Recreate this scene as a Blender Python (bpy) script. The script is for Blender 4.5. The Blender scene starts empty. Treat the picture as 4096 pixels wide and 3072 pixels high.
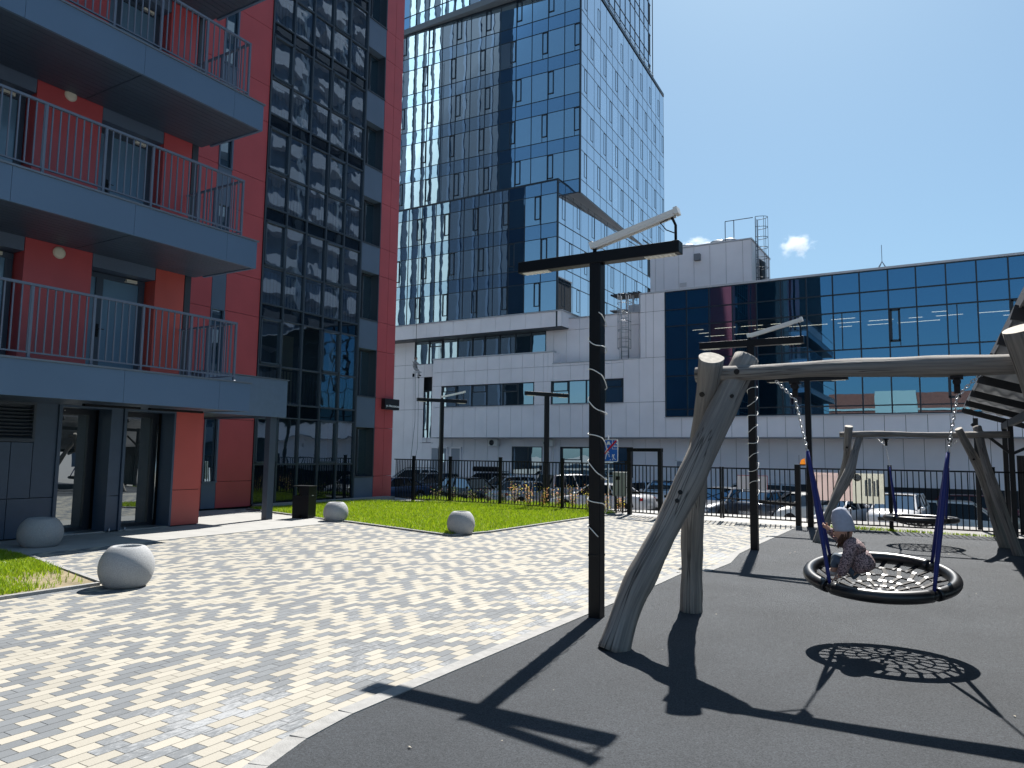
import bpy, bmesh, math, random
import numpy as np
from mathutils import Vector, Matrix, noise
random.seed(7)
R = math.radians
scene = bpy.context.scene
col = scene.collection

# ------------------------------------------------------------------ camera
F_PX, W_PX, H_PX, EYE = 2926.0, 4096, 3072, 1.6
PITCH, ROLL, YAW = R(5.5), R(.772), R(30.9)
_f = Vector((-math.sin(YAW)*math.cos(PITCH), math.cos(YAW)*math.cos(PITCH), math.sin(PITCH)))
_r0 = Vector((math.cos(YAW), math.sin(YAW), 0)); _u0 = _r0.cross(_f)
_r = _r0*math.cos(ROLL)+_u0*math.sin(ROLL); _u = _u0*math.cos(ROLL)-_r0*math.sin(ROLL)
cam_data = bpy.data.cameras.new("camera"); cam = bpy.data.objects.new("camera", cam_data)
col.objects.link(cam); scene.camera = cam
cam_data.sensor_width = 36.0; cam_data.lens = 36.0*F_PX/W_PX
cam_data.clip_start = .05; cam_data.clip_end = 5000
M = Matrix((_r, _u, -_f)).transposed().to_4x4(); M.translation = (0, 0, EYE); cam.matrix_world = M
scene.render.resolution_x, scene.render.resolution_y = 1024, 768

# ------------------------------------------------------------------ light
SUN_DIR = Vector((-.502, 2.858, 3.63)).normalized()        # towards the sun, from the lamp post's shadow
world = bpy.data.worlds.new("World"); scene.world = world; world.use_nodes = True
wn = world.node_tree; bg = wn.nodes['Background']
sky = wn.nodes.new('ShaderNodeTexSky'); sky.sky_type = 'NISHITA'; sky.sun_disc = False
sky.sun_elevation = math.asin(SUN_DIR.z); sky.sun_rotation = math.atan2(SUN_DIR.x, SUN_DIR.y)
sky.altitude = 100; sky.air_density = 1.0; sky.dust_density = .9; sky.ozone_density = 4.0
gm = wn.nodes.new('ShaderNodeGamma'); gm.inputs[1].default_value = .62
tn = wn.nodes.new('ShaderNodeVectorMath'); tn.operation = 'MULTIPLY'; tn.inputs[1].default_value = (.545, .725, .81)
wn.links.new(sky.outputs[0], gm.inputs[0]); wn.links.new(gm.outputs[0], tn.inputs[0]); wn.links.new(tn.outputs[0], bg.inputs[0]); bg.inputs[1].default_value = .15
sd = bpy.data.lights.new("sun", 'SUN'); sun = bpy.data.objects.new("sun", sd); col.objects.link(sun)
sd.energy = 5.0; sd.angle = R(.5); sd.color = (1, .955, .89)
sun.rotation_euler = (-SUN_DIR).to_track_quat('-Z', 'Y').to_euler()
scene.view_settings.view_transform = 'Standard'; scene.view_settings.look = 'None'
scene.view_settings.exposure = 1.0; scene.view_settings.gamma = 1.0

# ------------------------------------------------------------------ helpers
def tag(o, label=None, cat=None, group=None, kind=None):
    if label: o['label'] = label
    if cat: o['category'] = cat
    if group: o['group'] = group
    if kind: o['kind'] = kind
    return o

def empty(name, loc=(0, 0, 0), rz=0, label=None, cat=None, group=None):
    o = bpy.data.objects.new(name, None); col.objects.link(o)
    o.location = loc; o.rotation_euler = (0, 0, rz); o.empty_display_size = .3
    return tag(o, label, cat, group)

class MB:
    """collects geometry for ONE mesh object"""
    def __init__(s): s.v = []; s.f = []; s.mi = []; s.sm = []; s.uv = {}; s.cur = 0
    def add(s, vs, fs, smooth=False, uvs=None):
        b = len(s.v); s.v.extend([tuple(p) for p in vs])
        if uvs is not None:
            for i, q in enumerate(uvs): s.uv[b+i] = q
        for f in fs: s.f.append(tuple(b+i for i in f)); s.mi.append(s.cur); s.sm.append(smooth)
        return s
    def box(s, x0, x1, y0, y1, z0, z1):
        vs = [(x, y, z) for z in (z0, z1) for y in (y0, y1) for x in (x0, x1)]
        return s.add(vs, [(0, 2, 3, 1), (4, 5, 7, 6), (0, 1, 5, 4), (2, 6, 7, 3), (0, 4, 6, 2), (1, 3, 7, 5)])
    def bar(s, a, b, w, h, up=(0, 0, 1)):
        a = Vector(a); b = Vector(b); d = (b-a).normalized(); up = Vector(up)
        if abs(d.dot(up)) > .99: up = Vector((0, 1, 0))
        x = d.cross(up).normalized(); y = x.cross(d).normalized()
        vs = [p+x*sx*w/2+y*sy*h/2 for p in (a, b) for sx, sy in ((-1, -1), (1, -1), (1, 1), (-1, 1))]
        return s.add(vs, [(0, 3, 2, 1), (4, 5, 6, 7), (0, 1, 5, 4), (1, 2, 6, 5), (2, 3, 7, 6), (3, 0, 4, 7)])
    def tube(s, pts, r, n=8, caps=True, smooth=True, closed=False, wob=0, seed=0):
        pts = [Vector(p) for p in pts]; m = len(pts)
        rs = r if isinstance(r, (list, tuple)) else [r]*m
        t0 = (pts[1]-pts[0]).normalized(); ref = Vector((0, 0, 1)) if abs(t0.z) < .9 else Vector((1, 0, 0))
        x = t0.cross(ref).normalized(); vs = []; uvs = []; L = 0
        for i, p in enumerate(pts):
            if closed: t = (pts[(i+1) % m]-pts[i-1]).normalized()
            else: t = (pts[min(i+1, m-1)]-pts[max(i-1, 0)]).normalized()
            x = (x-t*x.dot(t)).normalized(); y = t.cross(x)
            if i: L += (pts[i]-pts[i-1]).length
            for k in range(n):
                a = 2*math.pi*k/n; rr = rs[i]
                if wob: rr *= 1+wob*noise.noise(Vector((math.cos(a)*.9+seed, math.sin(a)*.9, L*1.6)))+wob*.4*noise.noise(Vector((math.cos(a)*2.5+seed, math.sin(a)*2.5, L*5)))
                vs.append(p+(x*math.cos(a)+y*math.sin(a))*rr); uvs.append((k/n if k < n/2 else 1-k/n, L))
        fs = []
        for i in range(m if closed else m-1):
            for k in range(n):
                j = (i+1) % m; fs.append((i*n+k, i*n+(k+1) % n, j*n+(k+1) % n, j*n+k))
        s.add(vs, fs, smooth, uvs)
        if caps and not closed:
            b = len(s.v)-m*n
            s.f.append(tuple(b+k for k in reversed(range(n)))); s.mi.append(s.cur); s.sm.append(False)
            s.f.append(tuple(b+(m-1)*n+k for k in range(n))); s.mi.append(s.cur); s.sm.append(False)
        return s
    def lathe(s, prof, c=(0, 0, 0), n=32, smooth=True):
        vs = [(c[0]+r*math.cos(2*math.pi*k/n), c[1]+r*math.sin(2*math.pi*k/n), c[2]+z) for r, z in prof for k in range(n)]
        fs = [(i*n+k, i*n+(k+1) % n, (i+1)*n+(k+1) % n, (i+1)*n+k) for i in range(len(prof)-1) for k in range(n)]
        return s.add(vs, fs, smooth)
    def ball(s, c, r, n=10, m=6, sc=(1, 1, 1)):
        prof = [(math.sin(math.pi*i/m)*r, -math.cos(math.pi*i/m)*r) for i in range(m+1)]
        vs = [(c[0]+q*math.cos(2*math.pi*k/n)*sc[0], c[1]+q*math.sin(2*math.pi*k/n)*sc[1], c[2]+z*sc[2]) for q, z in prof for k in range(n)]
        fs = [(i*n+k, i*n+(k+1) % n, (i+1)*n+(k+1) % n, (i+1)*n+k) for i in range(m) for k in range(n)]
        return s.add(vs, fs, True)
    def prism(s, poly, z0, z1):
        n = len(poly)
        vs = [(x, y, z0) for x, y in poly]+[(x, y, z1) for x, y in poly]
        return s.add(vs, [tuple(reversed(range(n))), tuple(range(n, 2*n))]+[(i, (i+1) % n, (i+1) % n+n, i+n) for i in range(n)])
    def quad(s, a, b, c, d): return s.add([a, b, c, d], [(0, 1, 2, 3)])
    def build(s, name, mats, parent=None, loc=None, recalc=True, bevel=0):
        me = bpy.data.meshes.new(name); me.from_pydata(s.v, [], s.f)
        if not isinstance(mats, (list, tuple)): mats = [mats]
        for m in mats: me.materials.append(m)
        me.polygons.foreach_set('material_index', s.mi); me.polygons.foreach_set('use_smooth', s.sm)
        if s.uv:
            uvl = me.uv_layers.new(name='UVMap'); li = np.zeros(len(me.loops), dtype=np.int32); me.loops.foreach_get('vertex_index', li)
            arr = np.zeros((len(s.v), 2)); 
            for k, q in s.uv.items(): arr[k] = q
            uvl.data.foreach_set('uv', arr[li].ravel())
        if recalc:
            bm = bmesh.new(); bm.from_mesh(me); bmesh.ops.recalc_face_normals(bm, faces=bm.faces); bm.to_mesh(me); bm.free()
        o = bpy.data.objects.new(name, me); col.objects.link(o)
        if parent is not None: o.parent = parent
        if loc is not None: o.location = loc
        if bevel:
            b = o.modifiers.new('bevel', 'BEVEL'); b.width = bevel; b.segments = 2; b.limit_method = 'ANGLE'
        return o

class Frame:
    """a facade: u along it, d outwards from it, z up"""
    def __init__(s, o, u, n): s.o = Vector(o); s.u = Vector(u); s.n = Vector(n)
    def p(s, u, d, z): return s.o+s.u*u+s.n*d+Vector((0, 0, z))
    def box(s, mb, u0, u1, z0, z1, d0, d1):
        vs = [s.p(u, d, z) for z in (z0, z1) for d in (d0, d1) for u in (u0, u1)]
        return mb.add(vs, [(0, 2, 3, 1), (4, 5, 7, 6), (0, 1, 5, 4), (2, 6, 7, 3), (0, 4, 6, 2), (1, 3, 7, 5)])
    def quad(s, mb, u0, u1, z0, z1, d):
        return mb.quad(s.p(u0, d, z0), s.p(u1, d, z0), s.p(u1, d, z1), s.p(u0, d, z1))
    def panels(s, mb, us, zs, gap=.012, d0=0, d1=.03, holes=()):
        for a, b in zip(us[:-1], us[1:]):
            for c, e in zip(zs[:-1], zs[1:]):
                m = ((a+b)/2, (c+e)/2)
                if any(h[0] < m[0] < h[1] and h[2] < m[1] < h[3] for h in holes): continue
                s.box(mb, a+gap/2, b-gap/2, c+gap/2, e-gap/2, d0, d1)

# ------------------------------------------------------------------ materials
MATS = {}
def mat(name, color=(.5, .5, .5), rough=.6, metal=0, var=0, vscale=8, bump=0, bscale=40, spec=.5, coat=0, stretch=None, coords='Object', emit=None, trans=0):
    if name in MATS: return MATS[name]
    m = bpy.data.materials.new(name); m.use_nodes = True; nt = m.node_tree; p = nt.nodes['Principled BSDF']
    p.inputs['Base Color'].default_value = (*color, 1); p.inputs['Roughness'].default_value = rough
    p.inputs['Metallic'].default_value = metal; p.inputs['Specular IOR Level'].default_value = spec
    if coat: p.inputs['Coat Weight'].default_value = coat; p.inputs['Coat Roughness'].default_value = .05
    if emit: p.inputs['Emission Color'].default_value = (*emit[:3], 1); p.inputs['Emission Strength'].default_value = emit[3]
    if var or bump:
        tc = nt.nodes.new('ShaderNodeTexCoord'); mp = nt.nodes.new('ShaderNodeMapping')
        nt.links.new(tc.outputs[coords], mp.inputs[0])
        if stretch: mp.inputs['Scale'].default_value = stretch
    if var:
        n = nt.nodes.new('ShaderNodeTexNoise'); n.inputs['Scale'].default_value = vscale; n.inputs['Detail'].default_value = 6
        nt.links.new(mp.outputs[0], n.inputs['Vector'])
        r = nt.nodes.new('ShaderNodeMapRange'); r.inputs[1].default_value = .3; r.inputs[2].default_value = .7
        r.inputs[3].default_value = 1-var; r.inputs[4].default_value = 1+var; nt.links.new(n.outputs['Fac'], r.inputs[0])
        x = nt.nodes.new('ShaderNodeVectorMath'); x.operation = 'SCALE'; x.inputs[0].default_value = color
        nt.links.new(r.outputs[0], x.inputs['Scale']); nt.links.new(x.outputs[0], p.inputs['Base Color'])
    if bump:
        n2 = nt.nodes.new('ShaderNodeTexNoise'); n2.inputs['Scale'].default_value = bscale; n2.inputs['Detail'].default_value = 4
        nt.links.new(mp.outputs[0], n2.inputs['Vector']); b = nt.nodes.new('ShaderNodeBump'); b.inputs['Strength'].default_value = bump
        b.inputs['Distance'].default_value = .02; nt.links.new(n2.outputs['Fac'], b.inputs['Height']); nt.links.new(b.outputs[0], p.inputs['Normal'])
    MATS[name] = m; return m

def glass(name, dark=(.008, .02, .04), tint=(.45, .65, .85), refl=.35, wav=.25, wscale=.9, see=0.0, pale=None, pale_amount=.25, rough=0.0):
    """coated window glass: mirror-like reflection over a dark room, gently wavy, some panes with pale blinds behind"""
    m = bpy.data.materials.new(name); m.use_nodes = True; nt = m.node_tree; N = nt.nodes; L = nt.links
    for n in list(N): N.remove(n)
    out = N.new('ShaderNodeOutputMaterial'); mix = N.new('ShaderNodeMixShader'); L.new(mix.outputs[0], out.inputs[0])
    gl = N.new('ShaderNodeBsdfGlossy'); gl.inputs['Color'].default_value = (*tint, 1); gl.inputs['Roughness'].default_value = rough
    tc = N.new('ShaderNodeTexCoord'); geo = N.new('ShaderNodeNewGeometry')
    add = N.new('ShaderNodeVectorMath'); add.operation = 'MULTIPLY_ADD'
    comb = N.new('ShaderNodeCombineXYZ'); L.new(geo.outputs['Random Per Island'], comb.inputs[2])
    add.inputs[1].default_value = (0, 0, 37); L.new(comb.outputs[0], add.inputs[0]); L.new(tc.outputs['Object'], add.inputs[2])
    no = N.new('ShaderNodeTexNoise'); no.inputs['Scale'].default_value = wscale; no.inputs['Detail'].default_value = 1.5; L.new(add.outputs[0], no.inputs['Vector'])
    bp = N.new('ShaderNodeBump'); bp.inputs['Strength'].default_value = wav; bp.inputs['Distance'].default_value = .03
    L.new(no.outputs['Fac'], bp.inputs['Height']); L.new(bp.outputs[0], gl.inputs['Normal'])
    lw = N.new('ShaderNodeFresnel'); lw.inputs['IOR'].default_value = 1.5
    mr = N.new('ShaderNodeMapRange'); mr.inputs[1].default_value = .04; mr.inputs[2].default_value = .8; mr.inputs[3].default_value = refl; mr.inputs[4].default_value = 1
    L.new(lw.outputs[0], mr.inputs[0]); L.new(mr.outputs[0], mix.inputs[0])
    df = N.new('ShaderNodeBsdfDiffuse'); df.inputs['Color'].default_value = (*dark, 1); base = df
    if pale:
        cmp_ = N.new('ShaderNodeMath'); cmp_.operation = 'LESS_THAN'; cmp_.inputs[1].default_value = pale_amount
        L.new(geo.outputs['Random Per Island'], cmp_.inputs[0]); mc = N.new('ShaderNodeMix'); mc.data_type = 'RGBA'
        L.new(cmp_.outputs[0], mc.inputs[0]); mc.inputs[6].default_value = (*dark, 1); mc.inputs[7].default_value = (*pale, 1); L.new(mc.outputs[2], df.inputs['Color'])
    if see:
        tr = N.new('ShaderNodeBsdfTransparent'); tr.inputs['Color'].default_value = (.75, .85, .9, 1)
        m2 = N.new('ShaderNodeMixShader'); m2.inputs[0].default_value = see; L.new(df.outputs[0], m2.inputs[1]); L.new(tr.outputs[0], m2.inputs[2]); base = m2
    L.new(base.outputs[0], mix.inputs[1]); L.new(gl.outputs[0], mix.inputs[2])
    MATS[name] = m; return m

red_panel = mat('red_panel', (.42, .07, .08), .38, var=.07, vscale=1.3)
red_ochre = mat('red_panel_low', (.46, .08, .065), .4, var=.07, vscale=1.3)
grey_panel = mat('slate_panel', (.085, .125, .19), .42, var=.06, vscale=1.2)
grey_dark = mat('slate_dark', (.03, .04, .055), .45)
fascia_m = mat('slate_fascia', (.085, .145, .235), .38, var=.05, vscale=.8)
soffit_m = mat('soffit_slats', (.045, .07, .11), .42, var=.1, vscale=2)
backing = mat('joint_backing', (.01, .012, .016), .8)
rail_m = mat('rail_paint', (.105, .135, .19), .4)
frame_m = mat('window_frame', (.012, .018, .028), .4)
white_pan = mat('white_panel', (.88, .845, .87), .42, var=.05, vscale=.6, spec=.6)
coping_m = mat('coping', (.5, .51, .54), .4)
wall_in = mat('room_dark', (.02, .03, .045), .8)
steel = mat('galvanised', (.5, .52, .54), .35, metal=.8)
black_metal = mat('black_metal', (.002, .004, .007), .42, spec=.22)
white_plastic = mat('white_plastic', (.72, .72, .70), .4)
cream_plastic = mat('cream_plastic', (.62, .60, .50), .45)
concrete_m = mat('planter_concrete', (.33, .34, .35), .75, var=.22, vscale=110, bump=.5, bscale=160)
slab_m = mat('slab_concrete', (.31, .31, .30), .8, var=.08, vscale=3, bump=.1, bscale=80)
kerb_m = mat('kerb_concrete', (.27, .27, .265), .85, var=.14, vscale=14, bump=.25, bscale=90)
soil_m = mat('soil', (.10, .08, .05), .95, var=.2, vscale=30)
asphalt_m = mat('lot_asphalt', (.24, .235, .23), .9, var=.12, vscale=2, bump=.15, bscale=60)
g_tower = glass('glass_tower_front', (.015, .045, .09), (.62, .82, .95), .52, .10, .8, pale=(.16, .21, .26), pale_amount=.22)
g_tower_side = glass('glass_tower_side', (.03, .06, .10), (.85, .93, 1.0), .68, .03, .6, pale=(.3, .42, .52), pale_amount=.3)
g_span = glass('glass_spandrel', (.012, .035, .08), (.50, .74, .95), .44, .10, .8)
g_block = glass('glass_block', (.003, .018, .035), (.24, .52, .78), .42, .07, .5, see=.35)
g_blk_sp = glass('glass_wing_spandrel', (.003, .024, .05), (.24, .52, .80), .40, .06, .5)
g_win = glass('glass_window', (.01, .025, .035), (.62, .80, .92), .46, .12, .7)
g_loggia = glass('glass_loggia', (.01, .02, .03), (.70, .82, .95), .34, .20, 1.2, see=.6)
g_door = glass('glass_door', (.02, .03, .035), (.8, .86, .9), .36, .05, 1.0)
g_doorpale = mat('door_glass_film', (.10, .19, .28), .15, spec=.8)
g_car = glass('car_glass', (.006, .010, .014), (.36, .39, .42), .06, 0.0, 1)

# paving: half-bond bricks, each brick cream or grey, white bloom on some
def paving_material():
    m = bpy.data.materials.new('brick_paving'); m.use_nodes = True; nt = m.node_tree; N = nt.nodes; L = nt.links; p = N['Principled BSDF']
    def math_(op, a, b=None, c=None):
        n = N.new('ShaderNodeMath'); n.operation = op
        for i, q in enumerate((a, b, c)):
            if q is None: continue
            if isinstance(q, (int, float)): n.inputs[i].default_value = q
            else: L.new(q, n.inputs[i])
        return n.outputs[0]
    tc = N.new('ShaderNodeTexCoord'); sx = N.new('ShaderNodeSeparateXYZ'); L.new(tc.outputs['Object'], sx.inputs[0])
    BW, BL = .095, .194
    rowf = math_('DIVIDE', sx.outputs[0], BW); row = math_('FLOOR', rowf)
    par = math_('PINGPONG', row, 1.0)
    lf = math_('ADD', math_('DIVIDE', sx.outputs[1], BL), math_('MULTIPLY', par, .5)); lc = math_('FLOOR', lf)
    cb = N.new('ShaderNodeCombineXYZ'); L.new(row, cb.inputs[0]); L.new(lc, cb.inputs[1])
    wn_ = N.new('ShaderNodeTexWhiteNoise'); wn_.noise_dimensions = '2D'; L.new(cb.outputs[0], wn_.inputs[0])
    big = N.new('ShaderNodeTexNoise'); big.inputs['Scale'].default_value = 1.0; big.inputs['Detail'].default_value = 1; mpb = N.new('ShaderNodeMapping'); mpb.inputs['Scale'].default_value = (.27, .93, 1); L.new(cb.outputs[0], mpb.inputs[0]); L.new(mpb.outputs[0], big.inputs['Vector'])
    v = math_('ADD', math_('MULTIPLY', wn_.outputs[0], .62), math_('MULTIPLY', math_('SUBTRACT', big.outputs['Fac'], .5), 2.0))
    wl = N.new('ShaderNodeTexWhiteNoise'); wl.noise_dimensions = '1D'; L.new(lc, wl.inputs['W'])
    blk = math_('FLOOR', math_('ADD', math_('DIVIDE', row, 2.2), math_('MULTIPLY', wl.outputs[0], 5)))
    cbb = N.new('ShaderNodeCombineXYZ'); L.new(blk, cbb.inputs[0]); L.new(lc, cbb.inputs[1]); cbb.inputs[2].default_value = 4.4
    wb_ = N.new('ShaderNodeTexWhiteNoise'); wb_.noise_dimensions = '3D'; L.new(cbb.outputs[0], wb_.inputs[0])
    ph = math_('FLOOR', math_('MULTIPLY', wl.outputs[0], 2)); alt = math_('PINGPONG', math_('ADD', lc, math_('FLOOR', math_('DIVIDE', row, 3.0))), 1.0)
    v = math_('ADD', math_('MULTIPLY', wn_.outputs[0], .46), math_('ADD', math_('MULTIPLY', wb_.outputs[0], .26), math_('ADD', math_('MULTIPLY', alt, .34), math_('MULTIPLY', math_('SUBTRACT', big.outputs['Fac'], .5), .25))))
    grey = math_('LESS_THAN', v, .52)
    # joints
    fx = math_('ABSOLUTE', math_('SUBTRACT', math_('FRACT', rowf), .5)); fy = math_('ABSOLUTE', math_('SUBTRACT', math_('FRACT', lf), .5))
    jx = math_('MULTIPLY', math_('SUBTRACT', .5, fx), BW); jy = math_('MULTIPLY', math_('SUBTRACT', .5, fy), BL)
    jd = math_('MINIMUM', jx, jy)
    joint = N.new('ShaderNodeMapRange'); joint.inputs[1].default_value = .0012; joint.inputs[2].default_value = .0045; L.new(jd, joint.inputs[0])
    wn2 = N.new('ShaderNodeTexWhiteNoise'); wn2.noise_dimensions = '3D'
    cb2 = N.new('ShaderNodeCombineXYZ'); L.new(row, cb2.inputs[0]); L.new(lc, cb2.inputs[1]); cb2.inputs[2].default_value = 9.3; L.new(cb2.outputs[0], wn2.inputs[0])
    tone = N.new('ShaderNodeMapRange'); tone.inputs[3].default_value = .90; tone.inputs[4].default_value = 1.08; L.new(wn2.outputs[0], tone.inputs[0])
    mc = N.new('ShaderNodeMix'); mc.data_type = 'RGBA'; L.new(grey, mc.inputs[0]); mc.inputs[6].default_value = (.355, .335, .288, 1); mc.inputs[7].default_value = (.158, .170, .182, 1)
    # bloom
    bn = N.new('ShaderNodeTexNoise'); bn.inputs['Scale'].default_value = 22; bn.inputs['Detail'].default_value = 8; bn.inputs['Roughness'].default_value = .7
    mpn = N.new('ShaderNodeMapping'); mpn.inputs['Scale'].default_value = (2.2, .8, 1); L.new(tc.outputs['Object'], mpn.inputs[0]); L.new(mpn.outputs[0], bn.inputs['Vector'])
    bb = N.new('ShaderNodeTexNoise'); bb.inputs['Scale'].default_value = 1.1; bb.inputs['Detail'].default_value = 3; L.new(tc.outputs['Object'], bb.inputs['Vector'])
    near = N.new('ShaderNodeMapRange'); near.inputs[1].default_value = -6.5; near.inputs[2].default_value = -3.3; near.inputs[3].default_value = 0; near.inputs[4].default_value = .17; L.new(sx.outputs[0], near.inputs[0])
    bl = math_('MULTIPLY', math_('ADD', math_('MULTIPLY', bn.outputs['Fac'], .55), math_('MULTIPLY', bb.outputs['Fac'], .55)), 1.0)
    bl = math_('ADD', bl, near.outputs[0])
    blm = N.new('ShaderNodeMapRange'); blm.inputs[1].default_value = .69; blm.inputs[2].default_value = .80; L.new(bl, blm.inputs[0])
    blg = math_('MULTIPLY', math_('MULTIPLY', blm.outputs[0], grey), .75)
    m3 = N.new('ShaderNodeMix'); m3.data_type = 'RGBA'; L.new(blg, m3.inputs[0]); L.new(mc.outputs[2], m3.inputs[6]); m3.inputs[7].default_value = (.36, .37, .38, 1)
    fn = N.new('ShaderNodeTexNoise'); fn.inputs['Scale'].default_value = 90; fn.inputs['Detail'].default_value = 4; L.new(tc.outputs['Object'], fn.inputs['Vector'])
    fnr = N.new('ShaderNodeMapRange'); fnr.inputs[3].default_value = .86; fnr.inputs[4].default_value = 1.12; L.new(fn.outputs['Fac'], fnr.inputs[0])
    tj = N.new('ShaderNodeMapRange'); tj.inputs[3].default_value = .5; tj.inputs[4].default_value = 1.0; L.new(joint.outputs[0], tj.inputs[0])
    k = math_('MULTIPLY', math_('MULTIPLY', tone.outputs[0], fnr.outputs[0]), tj.outputs[0])
    sc = N.new('ShaderNodeVectorMath'); sc.operation = 'SCALE'; L.new(m3.outputs[2], sc.inputs[0]); L.new(k, sc.inputs['Scale'])
    L.new(sc.outputs[0], p.inputs['Base Color']); p.inputs['Roughness'].default_value = .82; p.inputs['Specular IOR Level'].default_value = .3
    bp = N.new('ShaderNodeBump'); bp.inputs['Strength'].default_value = .8; bp.inputs['Distance'].default_value = .006
    hh = math_('ADD', joint.outputs[0], math_('ADD', math_('MULTIPLY', fn.outputs['Fac'], .25), math_('MULTIPLY', wn2.outputs[0], .0)))
    L.new(hh, bp.inputs['Height']); L.new(bp.outputs[0], p.inputs['Normal'])
    return m
paving_m = paving_material()

def rubber_material():
    m = mat('rubber_surface', (.054, .062, .073), .85, var=.17, vscale=.9, bump=.9, bscale=260); nt = m.node_tree; N = nt.nodes; L = nt.links
    p = N['Principled BSDF']; src = p.inputs['Base Color'].links[0].from_socket
    tc = N.new('ShaderNodeTexCoord'); n = N.new('ShaderNodeTexNoise'); n.inputs['Scale'].default_value = 95; n.inputs['Detail'].default_value = 5; n.inputs['Roughness'].default_value = .8; L.new(tc.outputs['Object'], n.inputs['Vector'])
    r = N.new('ShaderNodeMapRange'); r.inputs[1].default_value = .35; r.inputs[2].default_value = .68; r.inputs[3].default_value = .35; r.inputs[4].default_value = 1.85; L.new(n.outputs['Fac'], r.inputs[0])
    s = N.new('ShaderNodeVectorMath'); s.operation = 'SCALE'; L.new(src, s.inputs[0]); L.new(r.outputs[0], s.inputs['Scale']); L.new(s.outputs[0], p.inputs['Base Color'])
    return m
rubber_m = rubber_material()

def wood_material(name, c1, c2):
    m = bpy.data.materials.new(name); m.use_nodes = True; nt = m.node_tree; N = nt.nodes; L = nt.links; p = N['Principled BSDF']
    uv = N.new('ShaderNodeUVMap'); uv.uv_map = 'UVMap'; mp = N.new('ShaderNodeMapping'); mp.inputs['Scale'].default_value = (26, 1.1, 1); L.new(uv.outputs[0], mp.inputs[0])
    n = N.new('ShaderNodeTexNoise'); n.inputs['Scale'].default_value = 1; n.inputs['Detail'].default_value = 7; n.inputs['Roughness'].default_value = .65; n.inputs['Distortion'].default_value = .6; L.new(mp.outputs[0], n.inputs['Vector'])
    cr = N.new('ShaderNodeValToRGB'); cr.color_ramp.elements[0].position = .3; cr.color_ramp.elements[0].color = (*c1, 1); cr.color_ramp.elements[1].position = .68; cr.color_ramp.elements[1].color = (*c2, 1); L.new(n.outputs['Fac'], cr.inputs[0])
    mp2 = N.new('ShaderNodeMapping'); mp2.inputs['Scale'].default_value = (7, .35, 1); mp2.inputs['Location'].default_value = (3.1, 7.7, 0); L.new(uv.outputs[0], mp2.inputs[0])
    n2 = N.new('ShaderNodeTexNoise'); n2.inputs['Scale'].default_value = 1; n2.inputs['Detail'].default_value = 3; L.new(mp2.outputs[0], n2.inputs['Vector'])
    # long drying cracks: thin band where the stretched noise crosses a value
    ab = N.new('ShaderNodeMath'); ab.operation = 'SUBTRACT'; L.new(n2.outputs['Fac'], ab.inputs[0]); ab.inputs[1].default_value = .56
    a2 = N.new('ShaderNodeMath'); a2.operation = 'ABSOLUTE'; L.new(ab.outputs[0], a2.inputs[0])
    ck = N.new('ShaderNodeMapRange'); ck.inputs[1].default_value = .001; ck.inputs[2].default_value = .011; ck.inputs[3].default_value = .28; ck.inputs[4].default_value = 1; L.new(a2.outputs[0], ck.inputs[0])
    s = N.new('ShaderNodeVectorMath'); s.operation = 'SCALE'; L.new(cr.outputs[0], s.inputs[0]); L.new(ck.outputs[0], s.inputs['Scale']); L.new(s.outputs[0], p.inputs['Base Color'])
    p.inputs['Roughness'].default_value = .8
    b = N.new('ShaderNodeBump'); b.inputs['Strength'].default_value = .9; b.inputs['Distance'].default_value = .012; hm = N.new('ShaderNodeMath'); hm.operation = 'MULTIPLY'; L.new(n.outputs['Fac'], hm.inputs[0]); L.new(ck.outputs[0], hm.inputs[1]); L.new(hm.outputs[0], b.inputs['Height']); L.new(b.outputs[0], p.inputs['Normal'])
    return m
wood_m = wood_material('weathered_log', (.125, .122, .118), (.31, .29, .265))
wood_end = mat('log_end_grain', (.36, .33, .28), .8, var=.25, vscale=25)
#--MARK1

# ------------------------------------------------------------------ ground
def zg(x, y):          # the car park lies lower than the yard, and falls away to the right
    a = float(np.interp(y, [20.9, 24, 27.5, 31, 33, 45], [0, -.25, -.68, -1.08, -1.28, -1.28])); b = float(np.interp(y, [20.9, 24, 27.5, 31, 35, 39, 42, 60], [0, -.2, -.6, -1.05, -1.5, -2.1, -2.35, -2.4]))
    f = min(1, max(0, (x+12)/6)); return a*(1-f)+b*f
def struct(o): return tag(o, kind='structure')
mb = MB()
ys = [-400, -20, 20.9, 22, 24, 25.5, 27.5, 29, 31, 33, 35, 37, 39, 42, 45, 120, 1500]; xs = [-900, -60, -17, -12, -9, -6, 0, 20, 900]
vs = [(x, y, (zg(x, y) if y > 20.9 else 0)-.012) for y in ys for x in xs]
mb.add(vs, [(j*9+i, j*9+i+1, (j+1)*9+i+1, (j+1)*9+i) for j in range(len(ys)-1) for i in range(8)])
struct(mb.build('ground', asphalt_m, recalc=False))

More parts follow.
